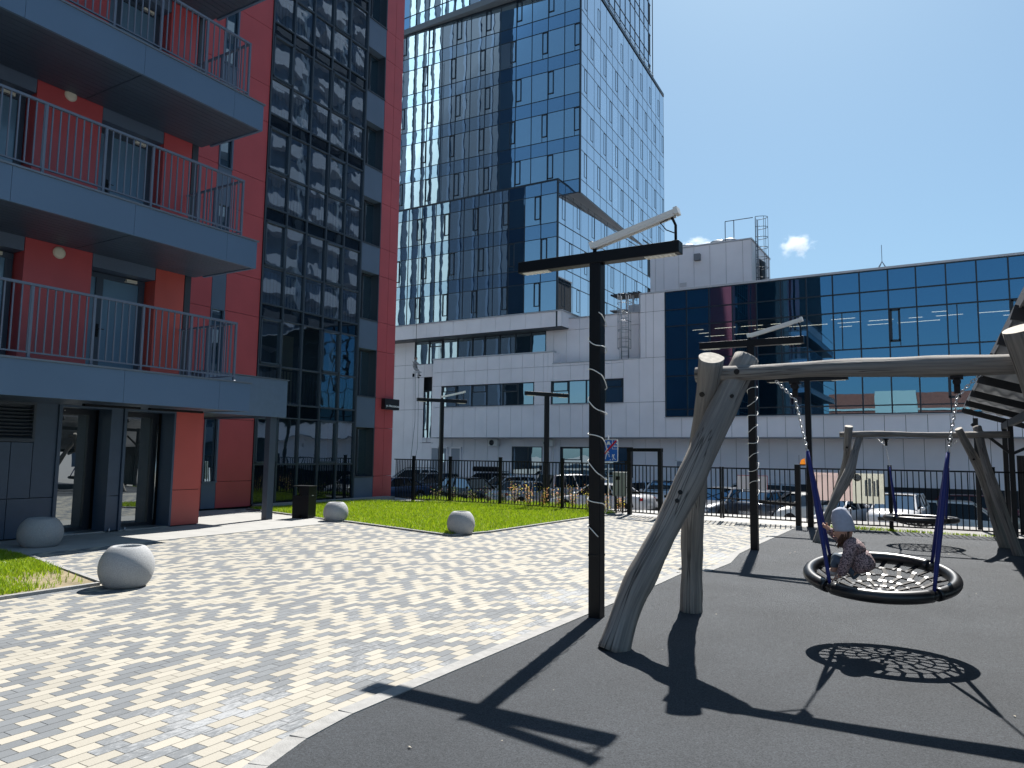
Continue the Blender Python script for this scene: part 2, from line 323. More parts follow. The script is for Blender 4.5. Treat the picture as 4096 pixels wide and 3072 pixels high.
def sheet(name, poly, z, m):
    me = bpy.data.meshes.new(name); me.from_pydata([(x, y, z) for x, y in poly], [], [tuple(range(len(poly)))]); me.materials.append(m)
    o = bpy.data.objects.new(name, me); col.objects.link(o); return struct(o)
CURB = [(-2.1, -6), (-2.55, 1.2), (-2.80, 2.1), (-3.03, 2.71), (-3.14, 3.07), (-3.2, 3.5), (-3.2, 4.3), (-3.2, 9.0), (-3.22, 10.0), (-2.95, 10.45), (-2.92, 11.4), (-3.08, 12.6), (-3.1, 13.6), (-3.12, 17.9)]
sheet('paving', [(-17, -6), (-2.15, -6)]+CURB[1:]+[(-3.12, 18.95), (-17, 18.95)], 0.0, paving_m)
sheet('playground_surface', CURB+[(-2.9, 18.55), (12, 18.8), (12, -6)], .004, rubber_m)
mb = MB()
for (a, b) in zip(CURB[:-1], CURB[1:]):
    d = (Vector(b)-Vector(a)).normalized(); n = Vector((-d.y, d.x))*.12; L = (Vector(b)-Vector(a)).length; k = max(1, round(L/1.0))
    for i in range(k):
        p = Vector(a)+d*(L*i/k+.002); q = Vector(a)+d*(L*(i+1)/k-.002)
        mb.prism([(p.x, p.y), (q.x, q.y), (q.x+n.x, q.y+n.y), (p.x+n.x, p.y+n.y)], -.05, .011)
struct(mb.build('kerb', kerb_m))
sheet('gate_threshold', [(-7.9, 18.62), (-2.95, 18.3), (-2.95, 20.9), (-7.9, 20.9)], .008, slab_m)
mb = MB(); mb.box(-13.3, -12.02, 5.9, 12.62, -.05, .012); mb.box(-17.0, -13.312, 5.9, 13.02, -.05, .012); mb.box(-13.3, -12.8, 12.63, 12.9, -.05, .012)
struct(mb.build('entrance_slab', slab_m))
LAWN1 = [(-8.45, 11.85), (-8.2, 12.8), (-8.12, 16), (-8.02, 18.9), (-8.05, 19.15), (-11, 19.45), (-14.6, 19.5), (-15.6, 18.6), (-16.45, 18.3), (-16.6, 13.75), (-12.8, 12.85), (-11.85, 12.7)]
LAWN2 = [(-8.72, -3), (-8.72, 5.08), (-12.0, 5.80), (-13.9, 5.84), (-13.9, -3)]
lawn_soil = mat('lawn_soil', (.09, .11, .03), .95, var=.35, vscale=3)
sheet('lawn_soil', LAWN1, .02, lawn_soil); sheet('lawn_soil', LAWN2, .02, mat('dry_soil', (.22, .18, .11), .95, var=.3, vscale=6))
STRIP = [(-16.2, 20.3), (-8.9, 19.35), (-8.9, 20.85), (-16.2, 21.4)]
sheet('verge_soil', STRIP, .004, lawn_soil)
mb = MB()
def edge(pts, w=.07, z=.035):
    for a, b in zip(pts[:-1], pts[1:]):
        d = (Vector(b)-Vector(a)).normalized(); n = Vector((-d.y, d.x))*w; L = (Vector(b)-Vector(a)).length; k = max(1, round(L/1.0))
        for i in range(k):
            p = Vector(a)+d*(L*i/k+.002); q = Vector(a)+d*(L*(i+1)/k-.002)
            mb.prism([(p.x, p.y), (q.x, q.y), (q.x+n.x, q.y+n.y), (p.x+n.x, p.y+n.y)], -.04, z)
edge([LAWN1[3], LAWN1[2], LAWN1[1], LAWN1[0], LAWN1[11], LAWN1[10], LAWN1[9]]); edge([(-8.72, 5.08), (-8.72, -3)], .07); edge([(-12.0, 5.8), (-8.75, 5.12)], .07)
mb.box(-17.02, -16.62, 14.2, 19.95, -.05, .10)
struct(mb.build('lawn_edging', kerb_m))

grass_m = bpy.data.materials.new('grass_blades'); grass_m.use_nodes = True
nt = grass_m.node_tree; N = nt.nodes; p = N['Principled BSDF']; g_ = N.new('ShaderNodeNewGeometry'); cr = N.new('ShaderNodeValToRGB')
cr.color_ramp.elements[0].color = (.15, .28, .008, 1); cr.color_ramp.elements[1].color = (.38, .49, .018, 1)
e = cr.color_ramp.elements.new(.93); e.color = (.38, .49, .018, 1); cr.color_ramp.elements[2].position = 1; cr.color_ramp.elements[2].color = (.36, .36, .14, 1)
nt.links.new(g_.outputs['Random Per Island'], cr.inputs[0]); nt.links.new(cr.outputs[0], p.inputs['Base Color']); p.inputs['Roughness'].default_value = .45
tl = N.new('ShaderNodeBsdfTranslucent'); mx = N.new('ShaderNodeMixShader'); mx.inputs[0].default_value = .42; nt.links.new(cr.outputs[0], tl.inputs[0])
nt.links.new(p.outputs[0], mx.inputs[1]); nt.links.new(tl.outputs[0], mx.inputs[2]); nt.links.new(mx.outputs[0], N['Material Output'].inputs[0])
def inside(poly, x, y):
    r = np.zeros(len(x), bool); j = len(poly)-1
    for i in range(len(poly)):
        xi, yi = poly[i]; xj, yj = poly[j]
        c = ((yi > y) != (yj > y)) & (x < (xj-xi)*(y-yi)/(yj-yi+1e-12)+xi); r ^= c; j = i
    return r
def grass(name, poly, dens, hgt, seed, keep=None, z=0.02, wid=.006):
    rg = np.random.default_rng(seed); P = np.array(poly); lo = P.min(0); hi = P.max(0)
    n = int((hi-lo).prod()*dens); x = rg.uniform(lo[0], hi[0], n); y = rg.uniform(lo[1], hi[1], n); k = inside(poly, x, y)
    if keep is not None: k &= keep(x, y, rg)
    x = x[k]; y = y[k]; n = len(x); a = rg.uniform(0, 2*np.pi, n); h = hgt*rg.uniform(.5, 1.25, n)*(1+.35*np.sin(x*1.3+2*np.sin(y*.9))*np.cos(y*1.7)); w = wid*rg.uniform(.7, 1.5, n)
    lx = rg.normal(0, .38, n)*h; ly = rg.normal(0, .38, n)*h; cx = np.cos(a)*w; cy = np.sin(a)*w; zz = np.full(n, z-.01)
    V = np.stack([np.stack([x-cx, y-cy, zz], 1), np.stack([x+cx, y+cy, zz], 1), np.stack([x+lx*.35+cx*.8, y+ly*.35+cy*.8, z+h*.55], 1), np.stack([x+lx*.35-cx*.8, y+ly*.35-cy*.8, z+h*.55], 1), np.stack([x+lx, y+ly, z+h], 1)], 1).reshape(-1, 3)
    i0 = np.arange(n)*5; q = np.stack([i0, i0+1, i0+2, i0+3], 1); t = np.stack([i0+3, i0+2, i0+4], 1)
    me = bpy.data.meshes.new(name); me.vertices.add(len(V)); me.vertices.foreach_set('co', V.ravel()); me.loops.add(n*7); me.polygons.add(n*2)
    li = np.concatenate([q, t], 1).ravel(); me.loops.foreach_set('vertex_index', li)
    ls = np.stack([np.arange(n)*7, np.arange(n)*7+4], 1).ravel(); me.polygons.foreach_set('loop_start', ls)
    me.update(calc_edges=True); me.validate(); me.materials.append(grass_m)
    o = bpy.data.objects.new(name, me); col.objects.link(o); return o
tag(grass('grass', LAWN1, 1100, .075, 3), 'bright green lawn between the curtain-wall building and the fence', 'grass', kind='stuff')
bare = lambda x, y, rg: rg.uniform(0, 1, len(x)) > np.clip(1.25-((x+8.9)**2/2.2+(y-5.0)**2/.5), 0, .96)
tag(grass('grass', [(-8.8, 2.8), (-8.8, 5.02), (-12.0, 5.78), (-13.85, 5.8), (-13.85, 2.8)], 4200, .065, 5, bare, wid=.005), 'bright green grass with a bare patch at the lower left', 'grass', kind='stuff')
tag(grass('grass', STRIP, 420, .09, 8), 'strip of grass behind the metal fence', 'grass', kind='stuff')
tag(grass('weeds', [(-2.6, 18.55), (1.0, 18.72), (1.0, 18.9), (-2.6, 18.9)], 900, .06, 9, z=.0), 'thin line of weeds under the right-hand fence', 'weeds', kind='stuff')

# ------------------------------------------------------------------ red and slate apartment building (left)
A = empty('apartment_building', (-17, 10, 0), label='red and slate apartment building with balconies along the left side', cat='building')
A.matrix_basis = Matrix.Identity(4)
FW = Frame((-13.95, 0, 0), (0, 1, 0), (1, 0, 0))       # balcony wall
FR = Frame((-17.05, 0, 0), (0, 1, 0), (1, 0, 0))       # recessed wall
TOPZ = 32.0; STO = 2.92
def fl(k): return 2.96+STO*(k-1)                        # top of balcony slab k
mb = MB(); mb.box(-30, -14.36, -14, 9.74, 2.5, TOPZ); mb.box(-30, -14.8, -14, 9.74, 0, 2.5); mb.box(-14.8, -14.36, -14, 7.2, 0, 2.5); mb.box(-14.8, -14.36, 9.58, 9.74, 0, 2.5); mb.box(-14.36, -13.98, -14, 5.15, 0, TOPZ)
mb.box(-30, -18.3, 9.74, 20.15, 0, TOPZ); mb.box(-18.3, -17.12, 9.74, 14.15, 0, TOPZ); mb.box(-18.3, -17.4, 18.30, 20.15, 0, TOPZ)
mb.box(-14.36, -13.98, 9.62, 10.22, 0, 2.46); mb.box(-17.1, -14.36, 9.75, 10.22, 0, 2.46)
mb.build('wall_core', backing, A)
# cladding of the balcony wall
red1, red2, dk, gr = MB(), MB(), MB(), MB()
for k in range(0, 11):
    z0 = 0.03 if k == 0 else fl(k)+.005; z1 = (fl(1) if k == 0 else fl(k)+STO)-.005
    if k > 0:
        zs = [z0, z1]
        FW.panels(red1, [6.43, 7.63], zs, d0=-.40, d1=0); FW.panels(red1 if k > 1 else red2, [8.93, 9.60], zs, d0=-.40, d1=0)
        FW.panels(dk, [9.60, 9.755], zs, d0=-.40, d1=.01)
        for (a, b) in ((5.15, 6.43), (7.63, 8.93)):
            if k < 5: gr = MB(); FW.panels(gr, [a, b], [fl(k)+2.11, z1], d0=-.40, d1=-.005); gr.build('slate_lintel', grey_panel, A)
        FW.panels(red1, [2.5, 5.15], zs, d0=-.02, d1=0)
    else:
        FW.panels(gr, [1.5, 3.2, 4.9, 6.46, 7.21], [z0, .72, 2.46], d0=-.02, d1=0, holes=[(5.3, 6.4, 1.5, 3)]) if False else None
g0 = MB()
FW.panels(g0, [1.5, 3.2, 4.9, 6.46], [.03, .72, 1.70], d0=-.40, d1=0); FW.panels(g0, [6.46, 7.21], [.03, .72], d0=-.40, d1=0)
FW.panels(g0, [6.82, 7.21], [.72, 2.46], d0=-.40, d1=0); FW.panels(g0, [6.46, 6.82], [.72, 1.70], d0=-.40, d1=0)
FW.panels(g0, [8.24, 8.44], [.03, .70, 2.46], d0=-.40, d1=.0)
for a, b in ((7.21, 7.27), (8.18, 8.235), (8.445, 8.50), (9.52, 9.565)): FW.box(g0, a, b, .03, 2.42, -.40, .035)
FW.box(g0, 7.27, 8.18, 2.36, 2.42, -.40, .035); FW.box(g0, 8.50, 9.52, 2.36, 2.42, -.40, .035)
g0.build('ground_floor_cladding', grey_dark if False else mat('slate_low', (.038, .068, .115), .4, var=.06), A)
r0 = MB(); FW.panels(r0, [9.57, 10.25], [.03, .765, 2.45], d0=-.02, d1=.0)
Frame((0, 10.22, 0), (1, 0, 0), (0, 1, 0)).panels(r0, [-15.4, -13.955], [.03, .765, 2.45], d0=0, d1=.025)
r0.build('red_pillar', mat('red_pillar_panel', (.43, .08, .07), .38, var=.07, vscale=1.3), A)
red1.build('red_cladding', red_panel, A); red2.build('red_cladding', red_ochre, A); dk.build('corner_trim', grey_dark, A)
# louvre
mb = MB(); FW.box(mb, 5.1, 6.82, 1.705, 2.46, -.40, -.10)
for i in range(9): 
    z = 1.80+i*.063; mb.add([FW.p(u, d, zz) for u in (5.5, 6.80) for d, zz in ((-.03, z), (.03, z-.035), (.03, z-.028), (-.03, z+.008))], [(0, 1, 5, 4), (3, 7, 6, 2), (1, 2, 6, 5), (0, 4, 7, 3)])
for a, b, c, e_ in ((5.4, 5.5, 1.705, 2.46), (6.78, 6.82, 1.705, 2.46), (5.5, 6.78, 1.705, 1.76), (5.5, 6.78, 2.36, 2.46)): FW.box(mb, a, b, c, e_, -.1, .03)
mb.build('louvre', mat('louvre_slate', (.03, .045, .065), .4), A)
# entrance doors, ground floor
for i, (a, b) in enumerate(((7.27, 8.18), (8.50, 9.52))):
    mb = MB(); FW.box(mb, a, b, .03, .10, -.62, -.50); FW.box(mb, a, b, 2.26, 2.36, -.62, -.50)
    FW.box(mb, a, a+.22 if i else a+.1, .10, 2.26, -.62, -.5); FW.box(mb, b-.13, b, .10, 2.26, -.62, -.50)
    d = mb.build('entrance_door', frame_m, A)
    mb = MB(); FW.quad(mb, a+(.22 if i else .1), b-.13, .10, 2.26, -.55); mb.build('door_glass', g_door, d, recalc=False)
    mb = MB(); FW.box(mb, a-.03, b+.03, -.02, .035, -.62, .01); mb.build('threshold', steel, d)
    if i: mb = MB(); mb.tube([FW.p(b-.06, -.42, .15), FW.p(b-.06, -.42, 2.1)], .014); [mb.tube([FW.p(b-.06, -.42, z), FW.p(b-.06, -.52, z)], .008) for z in (.3, 1.95)]; mb.build('pull_handle', mat('brushed_steel', (.7, .7, .68), .25, metal=.9), d)
    mb = MB()
    for q in ((a+.05, 2.34), (a+.3, 2.34), (a+.17, 2.30)): mb.ball(FW.p(q[0], -.48, q[1]-.02), .012)
    mb.build('fixing_caps', white_plastic, d)
for u in (8.27, 8.58): mb = MB(); mb.tube([FW.p(u, .04, .0), FW.p(u, .04, .09)], .015); mb.build('door_stop', steel, A)
# balcony doors
def balcony_door(k, a, b):
    z = fl(k); mb = MB()
    mb_ = lambda *q: FW.box(mb, *q)
    s = a+.30
    for u0, u1 in ((a, a+.05), (s-.04, s+.10), (b-.12, b)): mb_(u0, u1, z+.02, z+2.1, -.40, -.33)
    mb_(a, b, z+2.0, z+2.1, -.41, -.32); mb_(a, b, z+.02, z+.16, -.41, -.32)
    d = mb.build('balcony_door', mat('door_frame_slate', (.035, .055, .085), .35), A)
    mb = MB(); FW.quad(mb, a+.05, s-.04, z+.16, z+2.0, -.36); FW.quad(mb, s+.10, b-.12, z+.16, z+2.0, -.36); mb.build('door_glass', g_doorpale, d, recalc=False)
    mb = MB(); FW.box(mb, s+.01, s+.05, z+.82, z+1.08, -.33, -.31); mb.tube([FW.p(s+.03, -.31, z+.98), FW.p(s+.03, -.26, z+.98), FW.p(s+.13, -.26, z+.98)], .009); mb.build('door_handle', black_metal, d)
    mb = MB(); FW.box(mb, b-.42, b-.2, z+2.02, z+2.08, -.32, -.27); mb.bar(FW.p(b-.25, -.25, z+2.02), FW.p(b-.5, -.22, z+2.0), .015, .01); mb.build('door_closer', cream_plastic, d)
    mb = MB(); FW.box(mb, s+.10, b-.12, z+.10, z+.17, -.33, -.31); mb.build('kick_rail', white_plastic, d)
for k in (1, 2, 3, 4):
    balcony_door(k, 7.65, 8.91)
    if k < 4: balcony_door(k, 5.20, 6.41)
# round wall lamps
for k in (1, 2):
    z = fl(k)+2.22 if k == 1 else fl(k)+2.32
    mb = MB(); prof = [(0, .055), (.05, .054), (.085, .045), (.10, .03), (.112, .012), (.112, 0)]
    vs = [FW.p(7.01+r*math.cos(a), d+.005, z+r*math.sin(a)) for r, d in prof for a in [2*math.pi*i/24 for i in range(24)]]
    mb.add(vs, [(i*24+j, i*24+(j+1) % 24, (i+1)*24+(j+1) % 24, (i+1)*24+j) for i in range(5) for j in range(24)], True)
    for a in (1.2, 3.4, 5.5): mb.ball(FW.p(7.01+.09*math.cos(a), .045, z+.09*math.sin(a)), .009, 6, 4)
    mb.ball(FW.p(7.03, .06, z+.01), .008, 6, 4)
    mb.build('wall_lamp', cream_plastic, A)
# balconies
def balcony(k):
    zt = fl(k); y0, y1 = -9.0, 9.88
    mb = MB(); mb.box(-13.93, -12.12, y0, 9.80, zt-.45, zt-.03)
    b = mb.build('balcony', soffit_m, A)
    mb = MB(); seams = [y0, -4.5, -1.0, 2.5, 5.3, 7.26, 9.16, y1]
    for a, c in zip(seams[:-1], seams[1:]): mb.box(-12.10, -12.045, a+.003, c-.003, zt-.575, zt-.02)
    mb.box(-13.68, -12.102, 9.825, y1, zt-.575, zt-.02); mb.build('fascia', fascia_m, b)
    mb = MB(); mb.box(-12.16, -12.02, y0, y1+.03, zt-.018, zt+.012); mb.box(-13.7, -12.16, 9.80, y1+.03, zt-.018, zt+.012); mb.build('edge_flashing', mat('flashing', (.14, .17, .21), .3, metal=.3), b)
    mb = MB(); n = 12
    for i in range(n):
        x0 = -13.93+i*(1.81/n); 
        for a, c in ((y0, 7.25), (7.27, 9.80)): mb.box(x0+.006, x0+1.81/n-.006, a, c, zt-.56, zt-.54)
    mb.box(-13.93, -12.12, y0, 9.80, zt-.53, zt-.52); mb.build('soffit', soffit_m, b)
    # railing
    mb = MB(); X = -12.10; zb, ztp = zt+.10, zt+1.16
    mb.box(X-.025, X+.025, y0, 9.53, ztp-.02, ztp+.02); mb.box(X-.015, X+.015, y0, 9.51, zb-.01, zb+.015)
    mb.box(-13.9, X-.03, 9.485, 9.53, ztp-.02, ztp+.02); mb.box(-13.9, X-.03, 9.495, 9.52, zb-.01, zb+.015)
    y = 9.39
    while y > 0: mb.box(X-.010, X+.010, y-.010, y+.010, zb, ztp-.01); y -= .1225
    x = X-.13
    while x > -13.9: mb.box(x-.010, x+.010, 9.50, 9.52, zb, ztp-.01); x -= .122
    rl = mb.build('railing', rail_m, b)
    for y in (9.51, 8.51, 7.56, 6.70, 5.74, 4.78, 3.82, 2.86):
        mb = MB(); mb.box(X-.02, X+.02, y-.02, y+.02, zt, ztp); mb.lathe([(.0, .018), (.04, .016), (.045, 0)], (X, y, zt+.01), 10); mb.build('railing_post', rail_m, b)
    mb = MB(); mb.box(-13.0, -12.96, 9.49, 9.53, zt, ztp); mb.build('railing_post', rail_m, b)
for k in (1, 2, 3, 4, 5): balcony(k)
# slate canopy over the recess and its post
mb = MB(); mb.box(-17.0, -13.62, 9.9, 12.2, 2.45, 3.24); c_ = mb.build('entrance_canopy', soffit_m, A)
mb = MB(); mb.box(-13.62, -13.58, 9.9, 12.22, 2.40, 3.28); mb.box(-17.0, -13.62, 12.20, 12.24, 2.40, 3.28); mb.build('fascia', mat('canopy_fascia', (.10, .15, .22), .4, var=.05), c_)
mb = MB(); mb.box(-17.0, -13.55, 9.9, 12.26, 3.285, 3.305); mb.build('edge_flashing', MATS['flashing'], c_)
mb = MB(); mb.box(-13.87, -13.70, 11.86, 12.04, 0, 2.44); mb.build('canopy_post', mat('canopy_post_paint', (.05, .07, .10), .4), A)
for (a, b) in ((6.95, 7.95), (8.15, 9.25)): mb = MB(); mb.box(-12.72, -12.62, a, b, 2.325, 2.365); mb.build('ceiling_lamp', black_metal, A)
# recessed wall X=-17
r, d, w = MB(), MB(), MB()
WZ = [(3.55, 5.42), (6.5, 8.36), (9.45, 11.3), (12.42, 14.2), (15.3, 17.1), (18.2, 20.0)]
zs = [.05, .765, 2.46, 3.55, 5.45, 6.55, 8.37, 9.47, 11.31, 12.41, 14.2, 15.3, 17.1, 18.2, 20, 23, 26, 29, TOPZ]
FR.panels(r, [12.98, 14.15], zs, d0=-.02, d1=.03); FR.panels(r, [10.2, 11.4, 12.53], zs, d0=-.02, d1=.03)
FR.panels(d, [12.53, 12.98], [.05, .765], d0=-.02, d1=.03); FR.panels(d, [12.53, 12.98], [2.46, 3.55], d0=-.02, d1=.03)
for a, b in zip(WZ[:-1], WZ[1:]): FR.panels(d, [12.53, 12.98], [a[1], b[0]], d0=-.02, d1=.035)
for a, b in [(.77, 2.44)]+WZ:
    FR.box(d, 12.53, 12.57, a, b, -.02, .05); FR.box(d, 12.93, 12.985, a, b, -.02, .05); FR.box(d, 12.53, 12.98, a-.03, a, -.02, .07)
    w = MB(); FR.quad(w, 12.57, 12.93, a, b, -.04); w.build('side_window', g_win, A, recalc=False)
    
r.build('red_cladding', red_panel, A); d.build('window_surround', grey_panel, A);
# curtain wall of loggias
US = [14.18, 15.0, 15.80, 16.62, 17.44, 18.25]; ZF = [.12, 3.0, 5.9, 8.79, 11.65, 14.53, 17.4, 20.3, 23.2]
fr = MB(); sash_m = mat('sash_slate', (.035, .055, .08), .4); g_dark = glass('glass_dark', (.004, .008, .014), (.5, .6, .7), .10, .1, 1)
for u in US: FR.box(fr, u-.03, u+.03, .1, 23.2, -.06, .06)
FR.box(fr, 14.15, 14.2, .1, 23.2, -.3, .05); FR.box(fr, 18.24, 18.29, .1, 23.2, -.3, .07)
for i, zf in enumerate(ZF):
    if i: FR.box(fr, 14.15, 18.28, zf-.03, zf+.02, -.05, .055); FR.box(fr, 14.15, 18.28, zf-.43, zf-.39, -.05, .055)
    if i < len(ZF)-1:
        zt = ZF[i+1]-.41; zm = zf+1.1
        FR.box(fr, 14.15, 18.28, zm-.025, zm+.025, -.05, .05)
        for a, b in zip(US[:-1], US[1:]):
            wn2_ = MB(); FR.quad(wn2_, a, b, zm, zt, 0.0)
            if i: FR.quad(wn2_, a, b, zf, zm, 0.0)
            wo = wn2_.build('loggia_window', g_loggia, A, recalc=False)
            if a in (US[0], US[3]):
                sash = MB(); q0, q1 = a+.03, b-.03
                for q in ((q0, q0+.045, zm+.03, zt-.02), (q1-.045, q1, zm+.03, zt-.02), (q0, q1, zm+.03, zm+.08), (q0, q1, zt-.07, zt-.02)): FR.box(sash, *q, .0, .075)
                sash.build('opening_sash', sash_m, wo)
        sp = MB(); FR.quad(sp, 14.18, 18.25, zt, ZF[i+1], .0); sp.build('spandrel_band', g_dark, A, recalc=False)
        if i == 0: sp = MB(); FR.quad(sp, 14.18, 18.25, zf, zm, .0); sp.build('spandrel_band', g_dark, A, recalc=False)
cw = fr.build('curtain_wall_frame', mat('curtain_frame', (.03, .045, .065), .4), A)
# loggia rooms behind the glass
mb = MB(); inner = mat('loggia_wall', (.16, .23, .33), .8, var=.25, vscale=1.5); lw_ = mat('loggia_light_wall', (.50, .50, .47), .8)
for i, zf in enumerate(ZF[:-1]):
    mb.box(-18.3, -17.1, 14.15, 18.28, ZF[i+1]-.32, ZF[i+1]-.1)
mb.box(-18.32, -18.28, 14.15, 18.28, 0, 23.2); mb.build('loggia_interior', inner, A)
mb = MB()
for i, zf in enumerate(ZF[1:-1]):
    for u in (14.35, 16.1): mb.box(-18.27, -18.2, u, u+.45, zf, zf+2.3)
    mb.box(-17.9, -17.6, 17.55, 17.75, zf, zf+2.55)
mb.build('loggia_pier', lw_, A)
mb = MB()
for i, zf in enumerate(ZF[1:-1]):
    mb.box(-17.28, -17.24, 14.2, 18.24, zf+1.02, zf+1.06)
    u = 14.3
    while u < 18.2: mb.box(-17.27, -17.255, u, u+.018, zf, zf+1.03); u += .13
mb.build('loggia_railing', rail_m, A)
mb = MB(); rnd = random.Random(5)
for i, zf in enumerate(ZF[1:-1]):
    for u in (14.3, 15.9, 16.9):
        if rnd.random() < .65:
            n = 8; wd = rnd.uniform(.25, .5); vs = []
            for q in range(n+1): vs += [(-17.6+.03*math.sin(q*2.4), u+wd*q/n, zf+.1), (-17.6+.04*math.sin(q*2.4+1), u+wd*q/n, zf+2.35)]
            mb.add(vs, [(2*q, 2*q+2, 2*q+3, 2*q+1) for q in range(n)], True)
mb.build('loggia_curtains', mat('curtain_cloth', (.40, .44, .48), .9), A, recalc=False)
# slate bay with deep windows + red end column
GZ = [(.79, 2.44), (3.5, 5.13), (6.15, 7.81), (8.8, 10.42), (11.55, 13.13), (14.24, 15.83), (16.92, 18.6), (19.7, 21.4), (22.5, 24.1)]
d, w, fr = MB(), MB(), MB()
prev = .03
for a, b in GZ:
    d = MB(); FR.panels(d, [18.30, 19.25], [prev, a], d0=-.3, d1=.03); d.build('slate_panel', grey_panel, A); prev = b
    fr = MB(); FR.box(fr, 18.30, 19.25, a-.025, a+.015, -.32, .06); FR.box(fr, 18.30, 18.34, a, b, -.3, .04); FR.box(fr, 19.20, 19.25, a, b, -.3, .04)
    FR.box(fr, 18.34, 19.20, a, a+.05, -.32, -.26); FR.box(fr, 18.34, 19.2, b-.05, b, -.32, -.26); FR.box(fr, 18.72, 18.78, a, b, -.32, -.26)
    fo = fr.build('bay_window', grey_dark, A); w = MB(); FR.quad(w, 18.34, 19.2, a, b, -.30); w.build('pane', g_win, fo, recalc=False)
d = MB(); FR.panels(d, [18.30, 19.25], [prev, 27, 29.5, TOPZ], d0=-.3, d1=.03)
d.build('slate_panels', grey_panel, A)
r = MB(); FR.panels(r, [19.25, 19.74, 20.2], [.03, .8, 2.45, 3.49, 5.12, 6.15, 7.79, 8.8, 10.43, 11.5, 13.12, 14.2, 15.8, 16.9, 18.6, 19.7, 21.4, 24, 27, TOPZ], d0=-.3, d1=.035)
FE = Frame((0, 20.16, 0), (-1, 0, 0), (0, 1, 0))
FE.panels(r, [17.02, 17.9, 19.1], [.03, .8, 2.45, 5.12, 7.79, 10.43, 13.12, 15.8, 18.6, 21.4, 24, 27, TOPZ], d0=0, d1=.035); r.build('red_end_column', red_panel, A)
# north end: slate panels and windows (seen only mirrored in the tower)
d = MB(); FE.panels(d, [19.1, 21.5, 24, 26.5, 30], [.03]+[2.9*i for i in range(1, 12)]+[TOPZ], d0=0, d1=.03); d.build('slate_panels', grey_panel, A)
mb = MB(); mb.box(-30.1, -16.95, 9.7, 20.25, TOPZ, TOPZ+.9); mb.box(-30.1, -13.9, -14.1, 9.8, TOPZ, TOPZ+.9); mb.build('parapet', grey_dark, A)
# upper floors: bring the recessed wall's missing strips
d = MB(); FR.panels(d, [14.18, 15.0, 15.8, 16.62, 17.44, 18.25], [23.25, 26, 29, TOPZ], d0=-.3, d1=.0); d.build('slate_panels', grey_panel, A)

def text_obj(name, body, size, loc, xdir, updir, m, parent=None, align='CENTER', ext=.002, bold=False, sx=1.0):
    cu = bpy.data.curves.new(name, 'FONT'); cu.body = body; cu.size = size; cu.align_x = align; cu.align_y = 'CENTER'; cu.extrude = ext
    if bold: cu.offset = size*.012
    cu.materials.append(m)
    o = bpy.data.objects.new(name, cu); x = Vector(xdir).normalized(); u = Vector(updir).normalized(); n = x.cross(u)
    mtx = Matrix((x*sx, u, n)).transposed().to_4x4(); mtx.translation = Vector(loc)
    deps = None; col.objects.link(o); bpy.context.view_layer.update()
    me = bpy.data.meshes.new_from_object(o.evaluated_get(bpy.context.evaluated_depsgraph_get())); col.objects.unlink(o); bpy.data.objects.remove(o)
    ob = bpy.data.objects.new(name, me); col.objects.link(ob); ob.matrix_world = mtx
    if not me.materials: me.materials.append(m)
    if parent is not None:
        ob.parent = parent; ob.matrix_parent_inverse = parent.matrix_basis.inverted()
    return ob
white_txt = mat('white_lettering', (.8, .82, .85), .5)
mb = MB(); mb.box(-17.04+.0, -16.84, 19.56, 20.32, 3.11, 3.49)
s_ = mb.build('street_sign', mat('sign_black', (.006, .008, .012), .4)); tag(s_, 'black street name sign high on the red corner column', 'sign')
text_obj('lettering', 'ул. Московская', .105, (-16.836, 19.97, 3.235), (0, 1, 0), (0, 0, 1), white_txt, s_, sx=.92, bold=True)
#--MARK2

# ------------------------------------------------------------------ tower and white office block (behind)
O = empty('office_complex', (0, 0, 0), label='glass tower on a white panelled office block behind the car park', cat='building')
def mull(mb, fr_, us, z0, z1, w=.018, d=.05):
    for u in us: fr_.box(mb, u-w, u+w, z0, z1, -.02, d)
def trans(mb, fr_, u0, u1, zs, w=.018, d=.045):
    for z in zs: fr_.box(mb, u0, u1, z-w, z+w, -.02, d)
mull_m = mat('mullion_dark', (.012, .022, .035), .4)
pane_list = []          # (distance, frame, u0,u1,z0,z1,d,mat) : the nearest become parts of their own
def pane(fr_, u0, u1, z0, z1, d, m):
    pane_list.append(((fr_.p((u0+u1)/2, d, (z0+z1)/2)-Vector((0, 0, 1.6))).length, fr_, u0, u1, z0, z1, d, m))
TC = (-22.07, 45.99, 0)
TL = Frame(TC, (-.9989, -.0471, 0), (.0471, -.9989, 0)); TR = Frame(TC, (-.059, .998, 0), (.998, .059, 0))
rt = random.Random(11)
# tower core
mb = MB(); core = mat('tower_core', (.02, .035, .05), .7)
def corner(u, v): return TL.p(u, 0, 0)+TR.u*v
c4 = [corner(17.5, 0), corner(0, 0), corner(0, 21.8), corner(17.5, 21.8)]
c4 = [(p.x, p.y) for p in c4]; cen = Vector((sum(p[0] for p in c4)/4, sum(p[1] for p in c4)/4))
ins = [tuple(cen+(Vector(p)-cen)*.992) for p in c4]
mb.prism(ins, 20.36, 37.0); mb.build('tower_core', core, O)
mb = MB(); mb.prism(c4, 20.30, 20.36); mb.build('tower_soffit', mat('tower_soffit_panel', (.20, .22, .25), .5), O)
LU = [0, 1.27, 2.62, 3.97, 5.32, 6.69, 8.04, 9.40, 10.76, 12.12, 13.48, 14.83, 16.2, 17.5]
RU = [0, 1.28, 2.72, 4.06, 5.42, 6.78, 8.14, 9.50, 10.84, 12.2, 13.54, 14.91, 16.3, 17.7, 19.08, 20.45, 21.8]
SPN = [(20.38, 21.37), (23.57, 24.62), (26.78, 27.86), (30.02, 31.1), (33.2, 34.28)]
mb = MB()
